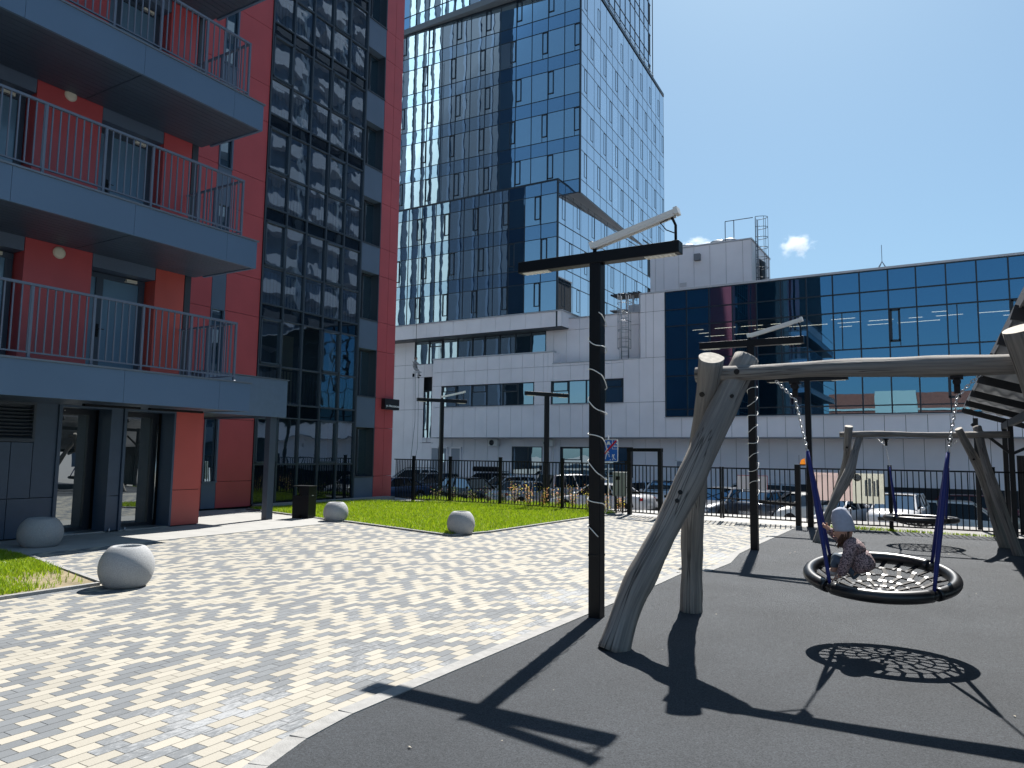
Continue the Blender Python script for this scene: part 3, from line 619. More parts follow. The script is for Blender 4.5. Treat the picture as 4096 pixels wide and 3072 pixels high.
mull(mb, TL, LU[1:], 20.38, 37.2); mull(mb, TR, RU[1:], 20.38, 37.5, w=.014, d=.02); TL.box(mb, -.06, .06, 20.3, 37.5, -.06, .08)
zs = [z for q in SPN for z in q]; trans(mb, TL, 0, 17.5, zs); trans(mb, TR, 0, 21.8, zs, d=.025)
mb.build('tower_mullions', mull_m, O)
for i, (a, b) in enumerate(SPN):
    for fr_, L_, m_ in ((TL, 17.5, g_span), (TR, 21.8, g_tower_side)):
        q = MB(); fr_.quad(q, 0, L_, a, b, .01); q.build('spandrel_band', m_ if fr_ is TR else m_, O, recalc=False)
sash_list = []
def sash_at(fr_, u0, u1, z0, z1):
    t = .03 if fr_ is TR or fr_.n.x > .9 else .045; dp = .03 if t == .03 else .085
    sashes = MB()
    for q in ((u0, u0+t, z0, z1), (u1-t, u1, z0, z1), (u0, u1, z0, z0+t), (u0, u1, z1-t, z1)): fr_.box(sashes, *q, .0, dp)
    fr_.box(sashes, u1-t/2-.01, u1-t/2+.01, z0-.4, z0, .0, dp*.6)
    sash_list.append(((fr_.p(u0, 0, z0)-Vector((0, 0, 1.6))).length, sashes))
for i, (a, b) in enumerate(zip([q[1] for q in SPN], [q[0] for q in SPN[1:]]+[36.3])):
    for j, (u0, u1) in enumerate(zip(LU[:-1], LU[1:])):
        pane(TL, u0, u1, a, b, .012, g_tower)
        if (j+i) % 2 == 1: sash_at(TL, u0+.03 if i % 2 else u1-.47, u0+.47 if i % 2 else u1-.03, a+.38, b-.04)
    for j, (u0, u1) in enumerate(zip(RU[:-1], RU[1:])):
        pane(TR, u0, u1, a, b if i < 4 else 37.3, .012, g_tower_side)
        if (j+i) % 2 == 0: sash_at(TR, u0+.75, u0+1.22, a+.38, b-.04)
mb = MB(); TR.box(mb, -.05, 21.85, 37.45, 37.75, -.4, .06); TL.box(mb, -.1, 17.5, 36.28, 36.42, -.3, .1); mb.build('roof_coping', mull_m, O)
# upper volume: set back on the right, leaning out over the front
UF = Frame(tuple(TL.p(-.05, 1.15, 0)), (-.9965, .018, 0), (-.018, -.9965, 0)); 
p0 = UF.p(0, 0, 0); UFR = Frame(tuple(p0+Vector((-1.2, 1.6, 0))), (-.045, .999, 0), (.999, .045, 0))
pts = [UF.p(17.6, 0, 0), UF.p(1.25, 0, 0), UFR.p(0, 0, 0), UFR.p(19.6, 0, 0), UFR.p(19.6, -15, 0)]
mb = MB(); mb.prism([(p.x, p.y) for p in pts], 36.9, 56); mb.build('upper_core', core, O)
mb = MB(); q = [(p.x, p.y) for p in pts]; cc = Vector((sum(a[0] for a in q)/5, sum(a[1] for a in q)/5))
mb.prism([tuple(cc+(Vector(a)-cc)*1.004) for a in q], 36.42, 36.9); mb.build('upper_soffit', mat('soffit_grey', (.14, .16, .18), .5), O)
mb = MB(); mull(mb, UF, [1.3+1.35*i for i in range(13)], 36.9, 56, d=.06); mull(mb, UFR, [1.35*i for i in range(16)], 36.9, 56, d=.06)
zz = [37.9]+[z for k in range(6) for z in (40.0+3.16*k, 41.05+3.16*k)]; trans(mb, UF, 1.2, 17.5, zz, d=.055); trans(mb, UFR, 0, 19.6, zz, d=.055)
mb.build('upper_mullions', mull_m, O)
for k in range(5):
    a, b = (37.9 if k == 0 else 41.05+3.16*(k-1)), 40.0+3.16*k
    for j in range(14): pane(UFR, 1.35*j, 1.35*(j+1), a, b, .02, g_tower_side)
    for j in range(12): pane(UF, 1.3+1.35*j, 1.3+1.35*(j+1), a, b, .02, g_tower)
    for fr_, u0, u1, m_ in ((UF, 1.2, 17.5, g_span), (UFR, 0, 19.6, g_tower_side)):
        q = MB(); fr_.quad(q, u0, u1, (36.9 if k == 0 else 40.0+3.16*(k-1)), a, .015); q.build('spandrel_band', m_, O, recalc=False)
q = MB()
for j in range(12): q.tube([TR.p(4+1.4*j, -.3, 37.7), TR.p(4+1.4*j, -.3, 38.6)], .03, 5)
q.tube([TR.p(4, -.3, 38.6), TR.p(19.4, -.3, 38.6)], .03, 5); q.tube([TR.p(4, -.3, 38.2), TR.p(19.4, -.3, 38.2)], .02, 5); q.build('terrace_railing', steel, O)
# podium, glass part
P = Frame((0, 44.3, 0), (1, 0, 0), (0, -1, 0)); PR_ = Frame((-22.97, 44.3, 0), (0, 1, 0), (1, 0, 0))
mb = MB(); mb.box(-50, -23.1, 44.45, 64, 10.4, 20.85); mb.build('podium_core', core, O)
mb = MB(); mb.box(-50, -22.93, 44.26, 64, 20.85, 20.98); mb.build('podium_coping', mull_m, O)
PU = [-24.3-1.325*i for i in range(12)]; PRU = [45.45, 46.72, 48.02, 49.33, 50.5, 51.7, 53.0, 54.3, 55.6, 56.9, 58.2, 59.45, 60.75, 62.0, 63.2]
PZ = [(13.66, 14.68), (16.79, 17.84), (19.94, 20.9)]
mb = MB(); mull(mb, P, PU, 11.55, 20.9); mull(mb, PR_, PRU[:], 11.55, 20.9) if False else [PR_.box(mb, u-44.3*0-.025, u+.025, 11.55, 20.9, -.02, .05) for u in []]
PR2 = Frame((-22.97, 0, 0), (0, 1, 0), (1, 0, 0)); mull(mb, PR2, PRU, 11.0, 20.9, w=.014, d=.02)
trans(mb, P, -40, -22.97, [11.58]+[z for q in PZ for z in q]); trans(mb, PR2, 44.3, 64, [z for q in PZ for z in q]); mb.box(-23.03, -22.91, 44.24, 44.36, 10.4, 20.9)
mb.build('podium_mullions', mull_m, O)
for (a, b) in PZ:
    q = MB(); P.quad(q, -40, -22.97, a, b, .01); q.build('spandrel_band', g_span, O, recalc=False)
    q = MB(); PR2.quad(q, 44.3, 64, a, b, .01); q.build('spandrel_band', g_tower_side, O, recalc=False)
PU2 = [-22.97]+PU; PR3 = [44.3]+PRU
for i, (a, b) in enumerate(((11.58, 13.66), (14.68, 16.79), (17.84, 19.94))):
    for j in range(12):
        u1, u0 = PU2[j], PU2[j+1]; pane(P, u0, u1, a, b, .012, g_tower)
        if (j+i) % 2 == 1: sash_at(P, u1-.50 if i != 1 else u0+.05, u1-.05 if i != 1 else u0+.5, a+.38, b-.04)
    for j in range(14):
        u0, u1 = PR3[j], PR3[j+1]; pane(PR2, u0, u1, a if i else 10.9, b, .012, g_tower_side)
        if (j+i) % 2 == 0: sash_at(PR2, u0+.65, u0+1.1, a+.38, b-.04)
# white band under the podium glass
mb = MB(); mb.box(-50, -22.6, 44.29, 47.5, 10.40, 11.48); mb.build('band_core', backing, O)
mb = MB(); P.panels(mb, [-39.2+1.25*i for i in range(13)]+[-22.6], [10.42, 11.5], d0=0, d1=.05, gap=.02)
Frame((-22.6, 0, 0), (0, 1, 0), (1, 0, 0)).panels(mb, [44.26, 46, 47.6], [10.42, 11.5], d0=0, d1=.03, gap=.02); mb.build('white_band', white_pan, O)
mb = MB(); mb.box(-50, -22.5, 44.18, 47.6, 11.5, 11.56); mb.build('band_coping', coping_m, O)
mb = MB(); mb.box(-50, -22.6, 44.29, 47.5, 10.36, 10.40); mb.build('band_soffit', grey_dark, O)
# main white wall
mb = MB()
mb.box(-50, -24.3, 45.72, 60, -1.3, 10.42); mb.box(-24.3, -16.9, 45.72, 60, -1.3, 11.06)
mb.box(-16.9, -15.25, 44.33, 60, 2.8, 12.05); mb.box(-15.25, 26, 50.5, 60, 2.8, 12.0); mb.box(-15.25, 26, 44.33, 60, 2.8, 4.06); mb.box(-15.25, 26, 44.33, 50.5, 11.95, 12.02)
mb.box(-16.9, 26, 45.72, 60, -1.3, 2.8); mb.box(-33.45, -16.95, 44.62, 45.36, 2.82, 7.8); mb.box(-33.45, -23.35, 44.62, 45.36, 7.8, 8.62)
mb.build('block_core', backing, O)
mb = MB(); mb.box(-11.2, 26, 45.30, 45.39, -2.6, .10); mb.build('dark_plinth', mat('plinth_dark', (.012, .016, .024), .6), O)
WB = [(-32.69, -24.73, 5.04, 6.64), (-23.38, -18.09, 5.04, 6.63)]
us = [-33.52, -32.69, -31.66, -30.63, -29.6, -28.6, -27.58, -26.6, -25.68, -24.72, -24.0, -23.64, -23.25]
us2 = [-33.52, -32.69, -31.66, -30.63, -29.6, -28.6, -27.58, -26.6, -25.68, -24.72, -23.65, -22.73, -21.9, -21.0, -19.9, -18.9, -17.9, -16.98, -16.05, -15.25]
mb = MB(); G_ = .022
P.panels(mb, us, [7.68, 8.66], d0=-.1, d1=0, gap=G_); P.panels(mb, us, [6.64, 7.68], d0=-.1, d1=0, gap=G_)
P.panels(mb, [-23.25, -21.9, -20.9, -19.9, -18.9, -18.08], [6.63, 7.66, 7.84], d0=-.1, d1=0, gap=G_)
P.panels(mb, us2, [2.8, 5.04], d0=-.1, d1=0, gap=G_); P.panels(mb, [-33.52, -32.69], [5.04, 6.64], d0=-.1, d1=0, gap=G_); P.panels(mb, [-24.72, -24.0, -23.39], [5.04, 6.64], d0=-.1, d1=0, gap=G_)
P.panels(mb, [-18.08, -17.0, -16.05, -15.25], [5.04, 7.88], d0=-.1, d1=0, gap=G_); P.panels(mb, [-16.9, -16.53, -16.02, -15.25], [7.88, 10.85, 12.04], d0=-.1, d1=0, gap=G_)
P.panels(mb, [-15.25+1.02*i for i in range(41)], [2.8, 4.0], d0=-.1, d1=0, gap=G_)
PE = Frame((-33.5, 0, 0), (0, 1, 0), (-1, 0, 0)); PE.panels(mb, [44.32, 45.4], [2.8, 5.04, 7.68, 8.66], d0=0, d1=.03, gap=G_)
Frame((-23.25, 0, 0), (0, 1, 0), (1, 0, 0)).panels(mb, [44.4, 45.4], [7.84, 8.66], d0=0, d1=.03)
PB = Frame((0, 45.4, 0), (1, 0, 0), (0, -1, 0)); PB.panels(mb, [-40, -38.2, -37.1, -36.2, -35.2, -34.4, -33.55], [-1.2, 2.4, 5.0, 7.52, 8.55], d0=0, d1=.02, gap=G_, holes=[(-35.5, -34.1, 2.4, 6.5)])
PB.panels(mb, [-40, -38.2, -37.1, -36.2], [8.55, 10.4], d0=0, d1=.02, gap=G_)
mb.build('white_cladding', white_pan, O)
mb = MB(); us_ = [-40, -36.2, -35.3, -34.3, -33.4, -32.4, -31.3, -30.3, -29.2, -28.2, -27.1, -26.1, -24.62, -23.9, -23.21, -22.1, -21, -20, -19, -17.87, -17, -16, -15, -14, -13.1, -12.15, -11.2, -10.25, -9.27, -8.24, -7.2, -6.2, -5.2]+[-4.2+i for i in range(24)]
for a_, b_ in zip(us_[:-1], us_[1:]):
    m_ = (a_+b_)/2; win = -27.1 < m_ < -24.62 or -23.21 < m_ < -17.87
    PB.panels(mb, [a_, b_], [-1.2, .2] if win else [-1.2, 2.82], d0=-.05, d1=.0, gap=G_)
    if win: PB.panels(mb, [a_, b_], [2.165, 2.82], d0=-.05, d1=.0, gap=G_)
mb.build('ground_floor_cladding', mat('white_panel_low', (.82, .79, .82), .5, var=.06, vscale=.5), O)
mb = MB(); mb.box(-33.55, 26, 44.28, 45.4, 2.74, 2.80); mb.build('overhang_soffit', mat('soffit_light', (.30, .31, .33), .6), O)
# wall behind the terrace, with ladder
PT = Frame((0, 45.4, 0), (1, 0, 0), (0, -1, 0)); mb = MB()
PT.panels(mb, [-24.38, -23.77, -22.77, -21.76, -20.1, -18.77, -17.4, -16.9], [7.7, 10.3, 11.10], d0=-.1, d1=.03, gap=G_)
mb.build('terrace_wall', white_pan, O)
mb = MB()
mb.box(-23.0, -16.92, 45.3, 45.8, 11.10, 11.17); mb.box(-33.56, -23.2, 44.26, 44.7, 8.66, 8.75); mb.box(-23.3, -16.95, 44.26, 44.6, 7.84, 7.90); mb.box(-16.95, -15.2, 44.26, 44.7, 12.04, 12.13); mb.box(-15.2, 26, 44.22, 44.7, 12.02, 12.14)
mb.box(-15.3, 26, 44.2, 44.4, 3.99, 4.05); P.box(mb, -32.72, -24.7, 5.0, 5.05, -.05, .06); P.box(mb, -23.4, -18.06, 5.0, 5.05, -.05, .06)
mb.build('coping', coping_m, O)
# ribbon windows
def ribbon(fr_, u0, u1, z0, z1, mus, m=g_win, small=()):
    q = MB(); t = .05
    for w in ((u0, u0+t, z0, z1), (u1-t, u1, z0, z1), (u0, u1, z0, z0+t), (u0, u1, z1-t, z1)): fr_.box(q, *w, -.25, .015)
    for u in mus: fr_.box(q, u-.03, u+.03, z0, z1, -.12, .0)
    for (a, b, z) in small:
        fr_.box(q, a, b, z-.03, z+.03, -.12, .0)
        for w in ((a+.03, a+.09, z, z1-.04), (b-.09, b-.03, z, z1-.04), (a+.03, b-.03, z1-.1, z1-.04)): fr_.box(q, *w, -.12, .01)
    o = q.build('ribbon_window', mull_m, O)
    e_ = [u0]+list(mus)+[u1]
    for a, b in zip(e_[:-1], e_[1:]): q = MB(); fr_.quad(q, a, b, z0, z1, -.08); q.build('pane', m, o, recalc=False)
    return o
ribbon(P, -32.69, -24.73, 5.05, 6.64, [-31.35, -29.98, -28.68, -27.29, -26.03], small=[(-32.64, -31.35, 6.2), (-29.98, -28.68, 6.1), (-27.29, -26.03, 6.05)])
ribbon(P, -23.38, -18.09, 5.05, 6.63, [-22.06, -20.75, -19.38], small=[(-23.33, -22.06, 5.95), (-19.38, -18.14, 6.1)])
ribbon(PB, -36.18, -24.40, 8.52, 10.36, [-34.82, -33.51, -32.1, -30.72, -29.59, -28.29, -26.95, -25.65], small=[(-34.82, -33.51, 9.9)])
ribbon(PB, -35.47, -34.18, 2.39, 6.46, [-34.8], small=[(-35.42, -34.8, 5.42), (-35.42, -34.8, 3.42)])
ribbon(PB, -27.1, -24.62, .2, 2.17, [-25.8]); ribbon(PB, -23.21, -17.87, .2, 2.15, [-21.6, -20.1], small=[(-23.15, -21.6, 1.3)])
# doors of the ground floor
for (a, b, lite) in ((-34.25, -33.6, 0), (-33.5, -32.85, 1), (-32.4, -31.6, 0), (-14.9, -13.3, 0)):
    q = MB(); PB.box(q, a, b, -1.05, 1.98 if a < -20 else 1.3, .0, .06); d_ = q.build('service_door', mat('service_door_grey', (.30, .33, .38), .5), O)
    q = MB(); PB.box(q, a-.1, a, -1.05, 2.05 if a < -20 else 1.4, .0, .09); PB.box(q, b, b+.1, -1.05, 2.05 if a < -20 else 1.4, .0, .09); PB.box(q, a-.1, b+.1, 2.0 if a < -20 else 1.32, 2.1 if a < -20 else 1.45, .0, .09); q.build('door_frame', white_pan, d_)
    if lite: q = MB(); PB.quad(q, a+.2, b-.2, .95, 1.6, .065); q.build('pane', g_win, d_, recalc=False)
# glazed wing on the right
BU = [-15.22, -13.84, -12.43, -11.02, -9.6, -8.2, -6.8, -5.4, -4.02, -2.6, -1.26, .13, 1.5, 2.88, 4.25, 5.6, 7.0, 8.4, 9.8, 11.2]
BZ = [4.08, 4.53, 6.61, 7.67, 9.78, 10.83, 12.0]
mb = MB(); mull(mb, P, BU, 4.08, 12.0, d=.06, w=.035); trans(mb, P, -15.22, 12.6, BZ, w=.033, d=.055)
for j, u in enumerate(BU):
    if j in (7, 11): P.box(mb, u+.42, u+.47, 7.67, 9.78, -.02, .05)
mb.build('wing_mullions', mull_m, O)
for j, u in enumerate(BU):
    if j in (9, 13): 
        mb = MB()
        for q in ((u+.04, u+.14, 7.98, 9.74), (u+.44, u+.54, 7.98, 9.74), (u+.04, u+.54, 7.96, 8.07), (u+.04, u+.54, 9.66, 9.76)): P.box(mb, *q, 0, .1)
        P.box(mb, u+.50, u+.54, 7.67, 7.97, 0, .05); mb.build('vent_sash', mull_m, O)
    if j in (11,):
        mb = MB()
        for q in ((u-.1, u, 4.85, 6.6), (u+.34, u+.44, 4.85, 6.6), (u-.1, u+.44, 4.83, 4.94)): P.box(mb, *q, 0, .1)
        mb.build('vent_sash', mull_m, O)
for j in range(len(BU)-1):
    for a, b in ((4.08, 4.53), (4.53, 6.61), (7.67, 9.78)): q = MB(); P.quad(q, BU[j], BU[j+1], a, b, .0); q.build('wing_window', g_block, O, recalc=False)
for a, b in ((6.61, 7.67), (9.78, 10.83), (10.83, 12.0)):
    q = MB(); P.quad(q, BU[0], BU[-1], a, b, .0); q.build('spandrel_band', g_blk_sp, O, recalc=False)
# rooms behind it
mb = MB(); mb.box(-15.2, 12, 44.6, 50.5, 6.75, 7.5); mb.box(-15.2, 12, 44.6, 50.5, 9.95, 11.9); mb.box(-15.2, 12, 50.3, 50.4, 4.1, 12)
mb.build('wing_floors', wall_in, O)
lamp_on = mat('office_tube_light', (.9, .85, .75), .5, emit=(1, .88, .68, 1.6))
rr = random.Random(4)
for (y_, z_) in ((46.0, 9.75), (47.4, 9.75), (48.8, 9.75)):
    u = -14.0
    while u < 6.5:
        l = rr.choice((.7, 1.3, 2.2))
        if rr.random() < .6: mb = MB(); mb.box(u, u+l, y_, y_+.05, z_-.025, z_); mb.build('ceiling_light', lamp_on, O)
        u += l+rr.uniform(.3, .9)
for (u, y_, z_) in ((-28.3, 46.6, 10.1),): pass
# penthouse on the roof
PP = Frame((0, 50, 0), (1, 0, 0), (0, -1, 0)); PPR = Frame((-11.13, 0, 0), (0, 1, 0), (1, 0, 0))
mb = MB(); mb.box(-18.28, -11.16, 50.04, 56, 12, 16.36); mb.build('plant_room_core', backing, O)
mb = MB(); PP.panels(mb, [-18.3, -17.9, -17.26, -16.16, -15.06, -13.93, -12.81, -11.68, -11.12], [12, 16.4], d0=0, d1=.04, gap=G_); PPR.panels(mb, [50, 51.5, 53, 54.5, 56], [12, 16.4], d0=0, d1=.03, gap=G_)
mb.build('plant_room_cladding', white_pan, O)
mb = MB(); mb.box(-18.35, -11.05, 49.92, 56, 16.4, 16.5); mb.build('plant_room_coping', coping_m, O)
mb = MB(); PP.box(mb, -14.98, -14.55, 15.35, 15.8, .04, .35); mb.build('wall_box', mat('box_grey', (.2, .21, .23), .5), O)
mb = MB(); 
for i in range(5): PP.box(mb, -16.1, -15.6, 13.62+i*.06, 13.65+i*.06, .04, .07)
mb.build('vent_grille', mat('grille_white', (.62, .62, .64), .5), O)
for x in (-15.9, -13.6, -12.9):
    q = MB(); q.lathe([(.45, 0), (.45, .12), (.62, .2), (.62, .34), (.5, .4), (.1, .44), (0, .44)], (x, 51.2, 16.5), 16); q.build('roof_fan', steel, O)
# caged ladders
def cage_ladder(fr_, u, z0, z1, hoops, d=.15, w=.5, top=1.1, cage_from=0):
    q = MB()
    for s in (-w/2, w/2): q.tube([fr_.p(u+s, d, z0), fr_.p(u+s, d, z1+top)], .03, 6)
    z = z0
    while z < z1+top*.2: q.tube([fr_.p(u-w/2, d, z), fr_.p(u+w/2, d, z)], .015, 5); z += .32
    n = 9; rad = .42
    for i in range(hoops):
        z = cage_from+(z1+top-cage_from)*i/(hoops-1)
        q.tube([fr_.p(u+rad*math.cos(a), d+.02+.75*math.sin(a), z) for a in [math.pi*k/n for k in range(n+1)]], .022, 5)
    for a in (.0, .8, 1.57, 2.34, 3.14): q.tube([fr_.p(u+rad*math.cos(a), d+.02+.75*math.sin(a), cage_from), fr_.p(u+rad*math.cos(a), d+.02+.75*math.sin(a), z1+top)], .016, 5)
    return q
ladder_m = mat('ladder_grey', (.40, .42, .45), .4, metal=.5)
cage_ladder(PT, -18.35, 7.9, 11.2, 7, cage_from=8.7).build('caged_ladder', ladder_m, O)
q = cage_ladder(Frame((-11.1, 0, 0), (0, 1, 0), (1, 0, 0)), 50.9, 12.3, 16.5, 9, top=1.6, cage_from=12.4)
q.tube([(-11.1, 50.6, 18.1), (-13.0, 50.6, 18.1)], .03, 5); q.tube([(-13.0, 50.6, 18.1), (-13.0, 50.6, 16.5)], .03, 5); q.tube([(-12.4, 50.6, 18.1), (-12.4, 50.6, 16.5)], .03, 5)
q.build('caged_ladder', mat('ladder_dark', (.05, .07, .10), .4), O)
q = MB(); q.tube([(-10.9, 52.5, 12), (-10.9, 52.5, 15.3), (-11.2, 52.5, 15.5)], .2, 10); q.build('flue_pipe', mat('flue_dark', (.03, .04, .05), .4), O)
# small roof shelter near the left ladder
q = MB(); q.box(-19.0, -18.1, 47.4, 47.5, 11.05, 12.1)
for x in (-19.1, -18.6, -18.12): q.box(x-.05, x+.05, 47.35, 47.45, 11.06, 12.8)
q.box(-20.2, -19.0, 47.0, 47.9, 11.7, 11.78); q.build('roof_shelter', coping_m, O)
q = MB()
for i in range(12): q.box(-20.1+i*.18, -19.98+i*.18, 46.9, 48.5, 12.84+(.04 if i % 2 else 0), 12.88+(.04 if i % 2 else 0))
q.box(-20.1, -18.0, 46.9, 48.5, 12.78, 12.84); q.build('shelter_roof', grey_dark, O)
# nearest 100 panes are parts of their own, the rest one part
pane_list.sort(key=lambda t: t[0])
for t in pane_list[:100]:
    _, fr_, a, b, c, d_, dd, m_ = t; q = MB(); fr_.quad(q, a, b, c, d_, dd); q.build('window', m_, O, recalc=False)
q = MB(); ms = [g_tower, g_tower_side]
for t in pane_list[100:]:
    _, fr_, a, b, c, d_, dd, m_ = t; q.cur = ms.index(m_); fr_.quad(q, a, b, c, d_, dd)
tag(q.build('window', ms, O, recalc=False), kind='stuff')
sash_list.sort(key=lambda t: t[0])
for t in sash_list[:90]: t[1].build('vent_sash', mull_m, O)
q = MB()
for t in sash_list[90:]: q.add(t[1].v, t[1].f)
tag(q.build('vent_sash', mull_m, O), kind='stuff')
# thin white stones: air conditioners (things hung on the wall)
def ac(x, lab):
    t = empty('air_conditioner', (x, 45.36, 2.18), label=lab, cat='air conditioner', group='air conditioning units on the white wall')
    q = MB(); q.box(-.4, .4, -.36, -.04, 0, .5); q.build('casing', white_plastic, t, bevel=.02)
    q = MB(); q.lathe([(0, 0), (.2, 0), (.2, .02)], (0, 0, 0), 20); o = q.build('fan_grille', mat('fan_dark', (.03, .035, .04), .5), t); o.rotation_euler = (R(90), 0, 0); o.location = (-.1, -.365, .25)
    q = MB(); q.tube([(.3, -.1, 0), (.3, -.05, -1.4)], .03, 6); q.build('drain_pipe', white_plastic, t)
ac(-28.5, 'white outdoor unit on the wall left of the ground-floor windows'); ac(-24.0, 'white outdoor unit on the wall between the two dark ground-floor windows')
# neighbouring blocks out of the frame to the left and behind: they show in the glass
B2 = empty('striped_tower_block', (0, 0, 0), label='pale tower block with grey vertical stripes mirrored in the office tower glass', cat='building')
mb = MB(); mb.box(-60, -42, 16, 19.9, 0, 62); mb.build('wall', mat('stripe_dark', (.012, .026, .05), .6), B2)
mb = MB()
for x in (-59.5, -58.0, -56.3, -54.6, -53.3, -52.0, -50.8): mb.box(x, x+.75, 19.9, 20.1, 0, 62)
mb.build('white_stripes', mat('stripe_white', (.46, .53, .55), .6), B2)
mb = MB()
for x in (-48.7, -46.7, -44.7, -43):
    mb.box(x, x+.3, 19.9, 20.05, 0, 62)
mb.build('grey_stripes', mat('stripe_grey', (.03, .055, .10), .6), B2)
B3 = empty('brick_apartment_block', (0, 0, 0), label='brick and white apartment block behind the photographer mirrored in the office wing', cat='building')
mb = MB(); mb.box(-16, 3, -48, -34, 0, 11.5); mb.build('wall', mat('brick_red', (.35, .10, .06), .8, var=.2, vscale=3), B3)
mb = MB(); mb.box(-9.5, -4, -33.98, -33.7, 1, 11.8); mb.box(-16, 3, -34, -33.9, 8.9, 9.2); mb.build('white_bay', mat('bay_white', (.6, .58, .5), .7), B3)
mb = MB()
for x in (-14.5, -12, -8.5, -6.2, -2.5, 0):
    for z in (1.2, 4.0, 6.8): mb.box(x, x+1.3, -33.72, -33.66, z, z+1.5)
mb.build('windows', mat('win_dark', (.02, .03, .04), .3), B3)
B4 = empty('slab_block_opposite', (0, 0, 0), label='grey balcony block across the yard that shows only mirrored in the loggia glass', cat='building')
mb = MB(); mb.box(25, 38, 36, 78, 0, 64); mb.build('wall', mat('block_dark', (.10, .15, .23), .6, var=.3, vscale=.4), B4)
mb = MB(); rb = random.Random(8)
for i in range(21):
    z = 2.5+3*i
    for y in range(36, 78, 6): mb.box(23.6, 25, y+.4, y+4.6, z, z+1.1)
mb.build('balconies', mat('block_pale', (.27, .32, .39), .7), B4)
mb = MB()
for y in (41.2, 47.2, 53.2, 59.2, 65.2, 71.2): mb.box(24.6, 25, y, y+.7, 0, 64)
mb.build('pale_strips', mat('block_strip', (.38, .44, .50), .7), B4)
#--MARK3

# ------------------------------------------------------------------ lamp posts
wire_m = mat('white_cable', (.78, .78, .74), .4)
lens_m = mat('lamp_lens', (.75, .73, .66), .3)
def lamp_post(x, y, label, hgt=3.70, arms=(.92, .89), rz=0, tube=True, cable=None, pw=.125, group='T-shaped lamp posts'):
    t = empty('lamp_post', (x, y, 0), rz, label=label, cat='lamp post', group=group)
    mb = MB(); mb.box(-pw/2, pw/2, -pw/2, pw/2, -.02, hgt-.12); mb.box(-pw/2-.004, pw/2+.004, -pw/2-.004, pw/2+.004, .60, .625); mb.build('post', black_metal, t, bevel=.006)
    mb = MB(); mb.box(-arms[0], arms[1], -.065, .065, hgt-.12, hgt); ar = mb.build('crossarm', black_metal, t, bevel=.006)
    for s, a in ((-1, arms[0]), (1, arms[1])):
        mb = MB(); x0, x1 = sorted((s*(a-.05), s*(a-.36))); mb.box(x0, x1, -.045, .045, hgt-.128, hgt-.118)
        for i in range(6):
            for j in (-.022, .022): mb.ball((x0+.03+i*.05, j, hgt-.128), .018, 6, 4, (1, 1, .5))
        mb.build('lamp_lens', lens_m, ar)
    if tube:
        mb = MB(); a = Vector((-.04, -.02, hgt+.075)); b = Vector((.86, -.02, hgt+.30)); n = Vector((0, 0, 1))
        mb.bar(a, b, .085, .045); d = (b-a).normalized()
        mb.bar(a+d*.02+Vector((0, -.03, -.035)), b-d*.02+Vector((0, -.03, -.035)), .02, .02); mb.bar(a+d*.02+Vector((0, .03, -.035)), b-d*.02+Vector((0, .03, -.035)), .02, .02)
        for q in (a, b): mb.bar(q-d*.02, q+d*.02, .10, .07)
        lt = mb.build('strip_light', white_plastic, t)
        mb = MB(); mb.tube([(.84, 0, hgt), (.84, 0, hgt+.17), (.82, -.01, hgt+.22), (.80, -.02, hgt+.26)], .014, 6); mb.box(.815, .865, -.03, .03, hgt, hgt+.012)
        mb.tube([(-.02, -.02, hgt), (-.02, -.02, hgt+.07)], .02, 6)
        mb.tube([(.78, -.02, hgt+.24), (.70, -.05, hgt+.20), (.76, -.05, hgt+.12), (.83, -.01, hgt+.09)], .006, 5); mb.build('bracket', black_metal, lt)
    if cable:
        z0, z1, turns, ph = cable; mb = MB(); pts = []; n = turns*26
        for i in range(n+1):
            f = i/n; a = (2*math.pi*turns*f+ph)*(-1 if z0 < .9 else 1); z = z0+(z1-z0)*f+.03*math.sin(9*f*turns)
            r = pw/2*1.0/max(abs(math.cos(a)), abs(math.sin(a)))+.008+.022*(.5+.5*math.sin(a*1.0+2))
            pts.append((r*math.cos(a), r*math.sin(a), z))
        mb.tube(pts, .0055, 5); mb.build('cable', wire_m, t)
    return t
lamp_post(-3.08, 6.84, 'tall black T-shaped lamp post nearest the camera, white cable wound round it', cable=(.80, 3.05, 7, 1.0))
lamp_post(-2.99, 13.31, 'black lamp post just right of the crossed log legs, white cable spiralling up', cable=(.95, 3.3, 10, -.8))
lamp_post(-2.86, 18.45, 'farthest black lamp post at the gate, half behind the blue swing ropes', hgt=3.55)
lamp_post(-15.6, 21.2, 'thin black lamp post between the red column and the car park, strip light on top', hgt=3.55, arms=(.95, .95), rz=R(58))
lamp_post(-11.1, 20.75, 'thin black lamp post with a bare crossarm in the middle of the fence', hgt=3.60, arms=(.82, .82), rz=R(62), tube=False)

# ------------------------------------------------------------------ log swings
bolt_m = mat('bolt_hole', (.01, .009, .008), .8)
chain_m = mat('chain_steel', (.62, .63, .65), .28, metal=.9)
rope_m = mat('blue_rope_sleeve', (.008, .018, .16), .55)
rubber_ring = mat('ring_rubber', (.010, .011, .013), .33, spec=.6)
net_m = mat('net_rope_black', (.006, .006, .008), .6, spec=.15)
clip_m = mat('net_clip', (.05, .052, .058), .30, spec=.5, coat=0)
def bez(pts, n=26):
    """smooth curve through points (Catmull-Rom)"""
    P = [Vector(p) for p in pts]; P = [P[0]*2-P[1]]+P+[P[-1]*2-P[-2]]; out = []
    m = len(P)-3
    for i in range(m):
        k = max(2, n//m)
        for j in range(k):
            t = j/k; a, b, c, d = P[i:i+4]
            out.append(.5*((2*b)+(-a+c)*t+(2*a-5*b+4*c-d)*t*t+(-a+3*b-3*c+d)*t**3))
    out.append(P[-2]); return out
